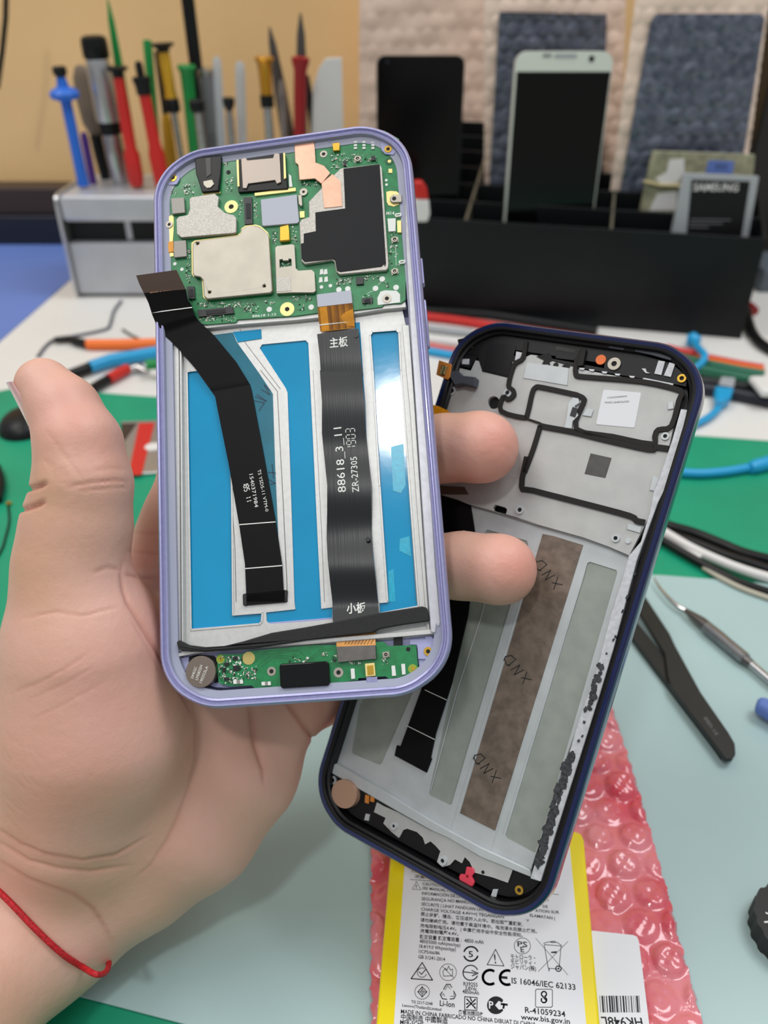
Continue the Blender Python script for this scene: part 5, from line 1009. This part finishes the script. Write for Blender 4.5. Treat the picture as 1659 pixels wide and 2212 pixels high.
for x, y in ((350, 572), (485, 595), (622, 618), (775, 642), (245, 558)): mb.prism(F2.pts(Q_((x, y), (x+62, y+5), (x+48, y+22), (x+12, y+18)), -2.5), -2.9, -2.5)
obj('metal_slots', mb, M['label_white'], tb)
o = D2('orange_sticker', Q_((477, 472))[0], 11, -2.9, -2.6, 'orange_plastic', tb); ring2(Q_((617, 515))[0], 14, 6, 'tin', -2.9, tb); ring2(Q_((1330, 668))[0], 10, 5, 'gold', -2.9, tb); ring2(P_c((565, 313))[0], 7.5, 3.5, 'gold', -2.9, tb)
for c in (P_c((370, 800))[0], P_c((955, 820))[0], Q_((1155, 1278))[0], R_c((605, 402))[0], R_c((1292, 605))[0]): ring2(c, 9, 4.6, 'die_cast_light', pz, plate)
D2('stud', R_c((1382, 625))[0], 6, pz, pz+.4, 'die_cast_light', plate)
P2('side_bracket', Q_((130, 930), (180, 870), (240, 880), (250, 930), (200, 960), (240, 1060), (180, 1120), (170, 1200), (90, 1190), (120, 1030)), pz, pz+.9, 'die_cast_light', parent=plate, bevel=.15)
P2('bracket_core', Q_((180, 970), (240, 990), (205, 1080), (150, 1060)), pz+.9, pz+1.1, 'chip_black', parent=plate)
mb = MB(); text(mb, F2, 'X1', R_c((548, 105))[0], R_c((583, 92))[0], 8, pz); text(mb, F2, '- B0', R_c((480, 165))[0], R_c((582, 178))[0], 9, pz); obj('cast_letters', mb, M['die_cast_light'], plate)
for L in (P_c((1260, 440), (1400, 400), (1440, 480), (1400, 500), (1410, 530), (1370, 520), (1320, 525), (1340, 480)), P_c((1530, 540), (1590, 500), (1620, 550), (1570, 570))): P2('black_notch', L, pz, pz+.15, 'black_matte', parent=plate)
D2('screw_hole', P_c((1467, 532))[0], 6, pz, pz+.06, 'black_matte', plate)
# small flex with gold end leaving the left side
sf = P2('side_flex', P_c((365, 590), (450, 600), (480, 640), (620, 655), (600, 750), (560, 740), (480, 720), (400, 740), (345, 640)), -2.7, .3, 'dark_slate', bevel=.15)
P2('gold_connector', P_c((235, 478), (368, 520), (350, 650), (325, 682), (205, 630)), .1, .6, 'orange_gold' if 'orange_gold' in M else (mk('orange_gold', (222, 140, 62), .35, metal=.3) and 'orange_gold'), parent=sf, bevel=.1)
P2('connector_socket', P_c((262, 530), (325, 545), (290, 640), (245, 625)), .6, .9, 'chip_black', parent=sf)
mb = MB()
for k in range(6):
    for s_ in (0, 1): mb.prism(F2.pts(P_c((268+s_*34-k*5, 540+k*15), (290+s_*34-k*5, 545+k*15), (287+s_*34-k*5, 551+k*15), (266+s_*34-k*5, 546+k*15)), 1.0), .9, .98)
obj('connector_pins', mb, M['gold_pad'], sf)
P2('kapton_tail', P_c((168, 950), (222, 960), (330, 1010), (345, 1030), (170, 1055)), .1, .4, 'kapton')
# right rail with black glue residue
rw = P2('side_rail', [(1471, 883), (1485, 885), (1466, 975), (1446, 1040), (1422, 1085), (1398, 1150), (1376, 1210), (1352, 1300), (1326, 1400), (1296, 1500), (1250, 1645), (1196, 1815), (1168, 1905), (1145, 1898), (1158, 1855), (1204, 1715), (1248, 1560), (1290, 1440), (1318, 1330), (1346, 1240), (1358, 1200), (1384, 1170), (1402, 1110), (1412, 1060), (1432, 1010), (1452, 950)], -4.4, -1.75, 'rail_white', bevel=.2)
rnd = random.Random(5); mb = MB()
def blob(cx, cy, w_, h_, ang):
    n = 14; L = []
    for i in range(n):
        a = 2*math.pi*i/n; r = rnd.uniform(.6, 1.15); x = math.cos(a)*w_*r; y = math.sin(a)*h_*r; L.append((cx+x*math.cos(ang)-y*math.sin(ang), cy+x*math.sin(ang)+y*math.cos(ang)))
    mb.prism(F2.pts(L, -1.7), -1.76, -1.76+rnd.uniform(.1, .45))
for i in range(60):
    t = i/59; x = 1232+(1162-1232)*t; y = 1630+(1862-1630)*t; blob(x+rnd.uniform(-5, 7), y+rnd.uniform(-5, 5), rnd.uniform(5, 10), rnd.uniform(7, 13), .3)
for i in range(26):
    t = i/25; x = 1298+(1270-1298)*t; y = 1440+(1530-1440)*t; blob(x+rnd.uniform(-6, 6), y+rnd.uniform(-5, 5), rnd.uniform(3, 7), rnd.uniform(5, 9), .3)
for x, y in ((1355, 1290), (1330, 1375), (1325, 1382), (1310, 1412), (1262, 1560), (1258, 1590), (1372, 1240), (1345, 1320), (1250, 1600)): blob(x, y, rnd.uniform(2, 4), rnd.uniform(2, 5), .4)
o = obj('glue_residue', mb, M['residue'], rw); o['kind'] = 'stuff'
# display flex in the left slot
fl2 = P2('display_flex_cable', [(952, 1060), (1012, 1066), (1021, 1119), (1030, 1180), (1010, 1330), (976, 1475), (940.6, 1585), (930, 1636), (932, 1640), (921, 1669), (852, 1632), (857, 1610), (865, 1612), (909, 1492), (948, 1330), (950, 1150)], -4.6, -4.0, 'flex_black')
P2('stiffener_head', [(950, 1049), (1003, 1052), (1012, 1068), (952, 1068)], -4.0, -3.0+.3, 'brown_head', parent=fl2)
mb = MB()
for a, b in ((T_((612, 25))[0], T_((722, 76))[0]), (T_((515, 206))[0], T_((660, 278))[0])): mb = MB(); mb.stroke(F2.pts([a, b], -3.95), .22, -4.0, -3.94); obj('white_line', mb, M['silk'], fl2)
# bottom edge: jagged plate, tab, coin motor
jag = T_((350, 650), (365, 600), (400, 620), (470, 650), (560, 700), (640, 745), (730, 775), (830, 830), (950, 880), (1060, 945), (1035, 1012), (960, 985), (865, 960), (840, 905), (815, 880), (800, 912), (765, 892), (740, 920), (700, 932), (672, 905), (690, 850), (665, 822), (640, 800), (612, 815), (600, 780), (570, 752), (520, 735), (500, 742), (478, 782), (440, 752), (420, 730), (398, 708), (410, 680))
jg = P2('lower_plate', jag, -4.25, -3.6, 'die_cast', bevel=.1)
ring2(T_((450, 722))[0], 7, 3, 'die_cast_light', -3.6, jg); ring2(T_((700, 900))[0], 9, 4, 'die_cast_light', -3.6, jg); D2('screw_hole', T_((908, 958))[0], 3.5, -3.6, -3.54, 'black_matte', jg)
ring2(T_((138, 487))[0], 8, 4, 'die_cast_light', -4.2); ring2(T_((1093, 1050))[0], 9, 4, 'gold', -4.2)
for L in (T_((308, 658), (328, 662), (322, 695), (300, 690)), T_((960, 1045), (985, 1045), (975, 1085), (948, 1080))): P2('metal_window', L, -4.25, -3.8, 'die_cast_light')
rt = P2('red_tab', T_((822, 930), (858, 938), (863, 962), (848, 982), (862, 1010), (855, 1030), (815, 1048), (775, 1035), (792, 1008), (783, 985), (790, 968), (815, 970)), -4.2, -3.0, 'red_tab', bevel=.25); D2('screw_hole', T_((828, 978))[0], 3, -3.0, -2.95, 'dark_red', rt)
for L in (T_((305, 560), (325, 565), (322, 608), (302, 602)), T_((332, 562), (352, 568), (350, 600), (330, 596))): P2('gold_contact', L, -4.2, -3.5, 'orange_gold', bevel=.08)
c = T_((196, 557))[0]; u, v = F2.pt(*c, -1.8); k = F2.mm(*c, -1.8); mb = MB(); mb.disc(u, v, 25*k, -4.25, -1.8, 36, sx=1.08); o = obj('vibration_motor', mb, mk('motor_copper', (196, 158, 134), .45, metal=.3), p2, bevel=.25, seg=3)
# ================================================================ the left hand: one continuous surface grown from tapered limbs
def camc(px, py, z): return np.array([(px-CX)/FPX*z, (py-CY)/FPX*z, z], dtype=np.float32)
VOX = 1.15
lo = np.array([-196., -50., 118.]); hi = np.array([50., 180., 292.])
dims = ((hi-lo)/VOX).astype(int)
gx, gy, gz = [(lo[i]+np.arange(dims[i])*VOX).astype(np.float32) for i in range(3)]
GX, GY, GZ = np.meshgrid(gx, gy, gz, indexing='ij')
def cone(a, b, sq=(1, 1, 1)):
    """tapered limb between two joints (photo x, photo y, depth mm, radius mm)"""
    A, B = camc(*a[:3]), camc(*b[:3]); ra, rb = a[3], b[3]; d = B-A; L2 = float(d@d)
    h = np.clip(((GX-A[0])*d[0]+(GY-A[1])*d[1]+(GZ-A[2])*d[2])/L2, 0, 1)
    r = ra+(rb-ra)*h
    return np.sqrt((GX-A[0]-h*d[0])**2+(GY-A[1]-h*d[1])**2+((GZ-A[2]-h*d[2])*sq[2])**2)-r
def smin(a, b, k):
    h = np.clip(.5+.5*(b-a)/k, 0, 1); return b*(1-h)+a*h-k*h*(1-h)
def chain(pts, k=2.5, **kw):
    o = None
    for a, b in zip(pts, pts[1:]):
        c = cone(a, b, **kw); o = c if o is None else smin(o, c, k)
    return o
def build_field():
    palm = None
    for L in ([(60, 2010, 239, 18.5), (250, 1560, 246, 17), (400, 1130, 247, 12.5)],
              [(90, 2000, 240, 18.5), (330, 1600, 248, 18), (500, 1230, 250, 13)],
              [(130, 1985, 241, 18.5), (400, 1650, 249, 17.5), (560, 1390, 251, 13)],
              [(165, 1940, 242, 17.5), (300, 1868, 246, 18.5), (414, 1772, 247, 20.5), (515, 1655, 249, 18.5), (600, 1535, 253, 12.5)]):
        c = chain(L, 5); palm = c if palm is None else smin(palm, c, 9)
    arm = chain([(105, 1962, 240, 19), (-10, 2080, 227, 19.5), (-130, 2206, 212, 21.5), (-340, 2440, 188, 23), (-1357, 2981, 140, 26)], 5); f = smin(palm, arm, 9)
    then = chain([(152, 1225, 216, 14), (185, 1400, 219, 20), (205, 1560, 225, 25), (170, 1740, 234, 25)], 8); f = smin(f, then, 9)
    thumb = chain([(152, 1250, 215.5, 14), (166, 1140, 215, 14.0), (180, 1045, 213, 12.5), (170, 960, 213, 11.1), (139, 886, 215, 9.3), (95, 835, 217, 7.7)], 2)
    f = smin(f, thumb, 4)
    idx = chain([(395, 1150, 247, 11.5), (425, 980, 255, 10.5), (520, 760, 262, 9.5), (600, 620, 262, 8.5)], 3); f = smin(f, idx, 5)
    mid = chain([(510, 1240, 250, 11.5), (680, 1090, 256, 10.8), (850, 990, 247, 10.2), (960, 968, 238.5, 9.7), (1038, 966, 233, 9.9), (1045, 967, 233, 9.6)], 3); f = smin(f, mid, 4)
    rng = chain([(580, 1370, 250, 11), (740, 1270, 252, 10.2), (900, 1222, 238, 9.4), (1000, 1222, 228.5, 9.2), (1078, 1230, 223, 9.3), (1086, 1231, 223, 9.0)], 3); f = smin(f, rng, 4)
    pnk = chain([(598, 1545, 251, 11), (690, 1500, 262, 9.8), (840, 1440, 274, 8.6), (930, 1400, 274, 7.8)], 3); f = smin(f, pnk, 5)
    return f
FLD = build_field()
for ax in range(3):
    for e_ in (0, 1, -1, -2): FLD[tuple([slice(None)]*ax+[e_])] = np.maximum(FLD[tuple([slice(None)]*ax+[e_])], .5)
def surface_nets(f):
    ins = f < 0; nx, ny, nz = f.shape
    cell = np.zeros((nx-1, ny-1, nz-1), bool); cnt = np.zeros((nx-1, ny-1, nz-1), np.float32); acc = np.zeros((3, nx-1, ny-1, nz-1), np.float32)
    def sl(dx, dy, dz): return (slice(dx, nx-1+dx), slice(dy, ny-1+dy), slice(dz, nz-1+dz))
    cor = [(i, j, k) for i in (0, 1) for j in (0, 1) for k in (0, 1)]
    for a in cor:
        for ax in range(3):
            if a[ax]: continue
            b = list(a); b[ax] = 1; fa = f[sl(*a)]; fb = f[sl(*b)]; cr = (fa < 0) != (fb < 0)
            t = np.where(cr, fa/(np.where(cr, fa-fb, 1)), 0)
            for q in range(3): acc[q] += cr*(a[q]+(t if q == ax else 0))
            cnt += cr
    cell = cnt > 0; idx = -np.ones(cell.shape, np.int64); idx[cell] = np.arange(cell.sum())
    I = np.argwhere(cell); V = np.stack([acc[q][cell]/cnt[cell] for q in range(3)], 1)+I
    F = []
    for ax in range(3):
        o1, o2 = [(1, 2), (2, 0), (0, 1)][ax]
        s0 = [slice(1, -1)]*3; s0[ax] = slice(0, -1); s1 = [slice(1, -1)]*3; s1[ax] = slice(1, None)
        a = ins[tuple(s0)]; b = ins[tuple(s1)]; P = np.argwhere(a != b); 
        if not len(P): continue
        flip = a[a != b]
        off = np.ones(3, int); off[ax] = 0; P = P+off
        def g(d1, d2):
            Q = P.copy(); Q[:, o1] -= d1; Q[:, o2] -= d2; return idx[Q[:, 0], Q[:, 1], Q[:, 2]]
        q = np.stack([g(1, 1), g(0, 1), g(0, 0), g(1, 0)], 1); q[~flip] = q[~flip][:, ::-1]; F.append(q)
    F = np.concatenate(F); F = F[(F >= 0).all(1)]
    return V, F
V, Fq = surface_nets(FLD)
def relax(V, Fq, it=3):
    e = np.concatenate([Fq[:, [0, 1]], Fq[:, [1, 2]], Fq[:, [2, 3]], Fq[:, [3, 0]]])
    for _ in range(it):
        s_ = np.zeros_like(V); c = np.zeros(len(V)); np.add.at(s_, e[:, 0], V[e[:, 1]]); np.add.at(c, e[:, 0], 1); np.add.at(s_, e[:, 1], V[e[:, 0]]); np.add.at(c, e[:, 1], 1)
        V = .45*V+.55*s_/c[:, None]
    return V
V = relax(V, Fq, 3)
V = V*VOX+lo
# one subdivision, then creases pressed into the skin
bm = bmesh.new(); vs = [bm.verts.new(v) for v in V]
for q in Fq:
    try: bm.faces.new([vs[i] for i in q])
    except ValueError: pass
bmesh.ops.subdivide_edges(bm, edges=bm.edges[:], cuts=1, use_grid_fill=True)
bmesh.ops.recalc_face_normals(bm, faces=bm.faces); bm.normal_update()
VV = np.array([v.co for v in bm.verts]); NN = np.array([v.normal for v in bm.verts])
PXY = np.stack([VV[:, 0]/VV[:, 2]*FPX+CX, VV[:, 1]/VV[:, 2]*FPX+CY], 1)
creases = [  # photo polyline, depth mm, half width px
    ([(140, 1052), (200, 1042), (250, 1038), (285, 1042)], .4, 4), ([(165, 1060), (230, 1055), (284, 1051)], .3, 3), ([(200, 1018), (240, 1012), (278, 1014)], .15, 5),
    ([(20, 1062), (50, 1058), (80, 1052), (104, 1042)], 1.3, 5), ([(20, 1104), (50, 1100), (78, 1092), (100, 1082)], 1.2, 5),
    ([(265, 1210), (262, 1240), (266, 1270), (276, 1300), (300, 1340), (330, 1390), (360, 1440), (395, 1500), (430, 1560)], .6, 5),
    ([(415, 1500), (430, 1560), (427, 1640), (408, 1710), (385, 1770), (360, 1820), (325, 1870), (290, 1900)], .35, 4), ([(420, 1480), (432, 1560), (428, 1650), (405, 1730), (375, 1800), (330, 1860)], .8, 26),
    ([(538, 1500), (545, 1570), (552, 1610), (568, 1660), (572, 1700)], .6, 5), ([(612, 1505), (640, 1545), (672, 1590), (698, 1622)], .8, 5), ([(538, 1500), (550, 1590), (568, 1660)], .6, 16),
    ([(200, 1238), (232, 1226), (266, 1232)], .35, 4), ([(262, 1240), (300, 1248), (350, 1250)], .35, 4), ([(270, 1190), (310, 1196), (350, 1198)], .25, 3), ([(282, 1150), (320, 1155), (350, 1153)], .25, 3),
    ([(-20, 1780), (40, 1825), (100, 1848), (180, 1860), (250, 1848), (330, 1800)], .45, 4), ([(-20, 1810), (60, 1862), (130, 1880), (200, 1886), (290, 1868)], .4, 4), ([(-20, 1850), (60, 1900), (110, 1918), (160, 1934), (200, 1965), (225, 2005), (243, 2045)], .5, 5), ([(-10, 1800), (80, 1860), (180, 1885), (280, 1860)], .6, 22),
    ([(20, 1500), (90, 1472), (140, 1445), (200, 1405)], .2, 2.5), ([(40, 1338), (120, 1322), (180, 1330), (260, 1310)], .22, 3), ([(60, 1512), (130, 1482), (210, 1436)], .15, 2.5), ([(60, 1560), (140, 1520), (230, 1470)], .12, 2.5), ([(280, 1330), (320, 1400), (345, 1450)], .2, 3)]
rc_ = random.Random(8)
for i in range(9): x = 95+i*7; y = 925+i*9; creases.append(([(x, y), (x+22, y+26), (x+34, y+52)], .16, 2))
for i in range(8): x = 100+i*6; y = 1000+i*3; creases.append(([(x-8, y-14), (x+12, y+16), (x+22, y+44)], .14, 2))
for i in range(22): x = rc_.uniform(0, 70); y = rc_.uniform(1560, 1800); creases.append(([(x, y), (x+10, y+16), (x+24, y+30)], .1, 1.8))
for i in range(9): x = 1060+i*5; y = 915+i*7; creases.append(([(x-40, y-5), (x-12, y-4), (x+14, y+16), (x+26, y+40)], .07, 1.6))
for i in range(9): x = 1095+i*6; y = 1168+i*6; creases.append(([(x-8, y-2), (x, y+12), (x-4, y+40)], .07, 1.6))
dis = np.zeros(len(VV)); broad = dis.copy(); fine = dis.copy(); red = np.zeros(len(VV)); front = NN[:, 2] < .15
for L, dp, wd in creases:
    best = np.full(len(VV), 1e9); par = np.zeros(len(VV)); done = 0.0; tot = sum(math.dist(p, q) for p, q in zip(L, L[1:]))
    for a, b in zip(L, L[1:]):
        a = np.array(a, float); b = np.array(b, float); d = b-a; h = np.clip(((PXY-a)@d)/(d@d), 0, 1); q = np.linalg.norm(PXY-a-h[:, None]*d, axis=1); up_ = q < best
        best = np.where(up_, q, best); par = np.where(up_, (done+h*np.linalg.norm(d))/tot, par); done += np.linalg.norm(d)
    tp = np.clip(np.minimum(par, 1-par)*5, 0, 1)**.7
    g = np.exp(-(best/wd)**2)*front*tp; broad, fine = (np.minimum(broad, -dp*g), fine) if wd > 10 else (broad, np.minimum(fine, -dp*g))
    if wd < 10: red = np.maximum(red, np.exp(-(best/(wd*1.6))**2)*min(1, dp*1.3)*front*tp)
dis = broad+fine
# nail bed pressed slightly into the side of the thumb, swollen pads beside the creases
dis += .5*np.exp(-((PXY[:, 0]-250)/60)**2-((PXY[:, 1]-1120)/70)**2)*front
VV2 = VV+NN*dis[:, None]
pink = np.zeros(len(VV))
for (x, y, r, z0, z1, s_) in ((1080, 960, 75, 0, 400, .8), (1120, 1225, 75, 0, 400, .8), (1000, 1010, 60, 0, 400, .5), (150, 900, 90, 0, 400, .45), (230, 960, 80, 0, 400, .4), (240, 1500, 130, 0, 400, .35), (330, 1400, 110, 0, 400, .35), (690, 1560, 60, 0, 400, .4), (200, 1640, 160, 0, 400, .3), (530, 1950, 120, 0, 300, .2)):
    pink = np.maximum(pink, s_*np.exp(-((PXY[:, 0]-x)**2+(PXY[:, 1]-y)**2)/r**2))
tan_ = np.maximum(np.exp(-((PXY[:, 0]-90)/70)**2-((PXY[:, 1]-1060)/90)**2), np.exp(-((PXY[:, 0]-60)/90)**2-((PXY[:, 1]-1250)/130)**2)*.8)
tan_ = .55*np.maximum(tan_, np.clip((PXY[:, 1]-1900)/300, 0, 1)*np.clip((200-PXY[:, 0])/250, 0, 1))
for v, c in zip(bm.verts, VV2): v.co = c2w(tuple(c))*S
me = bpy.data.meshes.new('hand'); bmesh.ops.recalc_face_normals(bm, faces=bm.faces); bm.to_mesh(me); bm.free()
at = me.color_attributes.new('skin_tone', 'FLOAT_COLOR', 'POINT')
at.data.foreach_set('color', np.stack([red, pink, tan_, np.ones_like(red)], 1).astype(np.float32).ravel())
def skin_material():
    m = mat('skin', (205, 158, 134), .46, sss=.18, spec=.42); N = m.node_tree.nodes; L = m.node_tree.links; b = N['Principled BSDF']
    b.inputs['Subsurface Radius'].default_value = (.0045, .0016, .0009)
    at_ = N.new('ShaderNodeAttribute'); at_.attribute_name = 'skin_tone'; sp = N.new('ShaderNodeSeparateColor'); L.new(at_.outputs['Color'], sp.inputs[0])
    t = N.new('ShaderNodeTexCoord'); n1 = N.new('ShaderNodeTexNoise'); n1.inputs['Scale'].default_value = 38; n1.inputs['Detail'].default_value = 4; L.new(t.outputs['Object'], n1.inputs['Vector'])
    r = N.new('ShaderNodeValToRGB'); L.new(n1.outputs['Fac'], r.inputs[0]); r.color_ramp.elements[0].position = .36; r.color_ramp.elements[1].position = .64
    r.color_ramp.elements[0].color = (*s2l((222, 174, 152)), 1); r.color_ramp.elements[1].color = (*s2l((230, 182, 166)), 1)
    def mixc(a, col, f):
        mx = N.new('ShaderNodeMix'); mx.data_type = 'RGBA'; L.new(a, mx.inputs[6]); mx.inputs[7].default_value = (*s2l(col), 1); L.new(f, mx.inputs[0]); return mx.outputs[2]
    o = mixc(r.outputs[0], (206, 162, 126), sp.outputs['Blue']); o = mixc(o, (226, 156, 140), sp.outputs['Green'])
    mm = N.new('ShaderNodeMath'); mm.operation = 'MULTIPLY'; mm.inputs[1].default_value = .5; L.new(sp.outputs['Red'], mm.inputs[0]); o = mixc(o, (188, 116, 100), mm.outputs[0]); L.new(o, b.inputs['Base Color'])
    v = N.new('ShaderNodeTexVoronoi'); v.inputs['Scale'].default_value = 950; v.feature = 'DISTANCE_TO_EDGE'; L.new(t.outputs['Object'], v.inputs['Vector'])
    n2 = N.new('ShaderNodeTexNoise'); n2.inputs['Scale'].default_value = 420; n2.inputs['Detail'].default_value = 5; L.new(t.outputs['Object'], n2.inputs['Vector'])
    b1 = N.new('ShaderNodeBump'); b1.inputs['Distance'].default_value = .00005; b1.inputs['Strength'].default_value = .8; L.new(v.outputs['Distance'], b1.inputs['Height'])
    b2 = N.new('ShaderNodeBump'); b2.inputs['Distance'].default_value = .00014; L.new(n2.outputs['Fac'], b2.inputs['Height']); L.new(b1.outputs[0], b2.inputs['Normal'])
    L.new(b2.outputs[0], b.inputs['Normal'])
    return m
M['skin'] = skin_material(); me.materials.append(M['skin'])
hand = bpy.data.objects.new('person', me); scene.collection.objects.link(hand)
for p in me.polygons: p.use_smooth = True
tag(hand, 'person, only a bare left hand and wrist holding the lavender phone frame', 'person')
BV = BVHTree.FromPolygons([v.co.copy() for v in me.vertices], [tuple(p.vertices) for p in me.polygons])
def on_skin(px, py, off=0):
    d = ray(px, py).normalized(); h = BV.ray_cast(CAMO*S, d)
    return None if h[0] is None else h[0]/S-d*off
# thumb nail seen from its side
mk('nail', (222, 178, 176), .25, coat=.4)
mb = MB(); rows = []
for t in range(10):
    s_ = t/9; sx, sy = 19+(73-19)*s_, 826+(912-826)*s_; r = 7.6+3*s_; cx_, cy_ = sx+.86*r*8, sy-.51*r*8*(s_*.9+.1); row = []
    for j in range(7):
        th = R_(-50+84*j/6); g_ = 1+(.9+1.0*s_)/r; q = camc(cx_+(sx-cx_)*math.cos(th)*g_, cy_+(sy-cy_)*math.cos(th)*g_, 216-r*g_*math.sin(th)); row.append(c2w(tuple(float(x) for x in q))+CAMO)
    rows.append(row)
inner = [[p+c2w((.55, -.2, 0)) for p in r] for r in rows]
mb.loft([r+i[::-1] for r, i in zip(rows, inner)]); nail = obj('thumb_nail', mb, M['nail'], hand, smooth=60, recalc=True)
hand.location = (0, 0, 0)
hand.data.transform(Matrix.Translation(CAMO*S))
# red string bracelet around the wrist
fp = [on_skin(x, y-0, -.3) for x, y in ()]
BV = BVHTree.FromPolygons([v.co.copy() for v in me.vertices], [tuple(p.vertices) for p in me.polygons])
path = []
for x, y in [(-60, 1880), (-25, 1905), (0, 1928), (30, 1958), (60, 1990), (90, 2020), (120, 2048), (150, 2072), (180, 2090)]:
    p = on_skin(x, y, .9)
    if p: path.append(p)
path += [campt(205, 2104, 218), campt(222, 2104, 221), campt(232, 2094, 226), campt(235, 2078, 232), campt(228, 2062, 242), campt(195, 2030, 257), campt(110, 1960, 261), campt(-20, 1890, 258), campt(-100, 1850, 246)]
mk('red_cord', (190, 22, 34), .6, noise=.3, nscale=1500, bump=.25, bscale=1400)
mb = MB(); mb.tube(smooth_path(path, 6), .8, 10); tag(obj('string_bracelet', mb, M['red_cord'], frame=TABLE), 'thin red cord bracelet looped loosely around the wrist', 'bracelet')
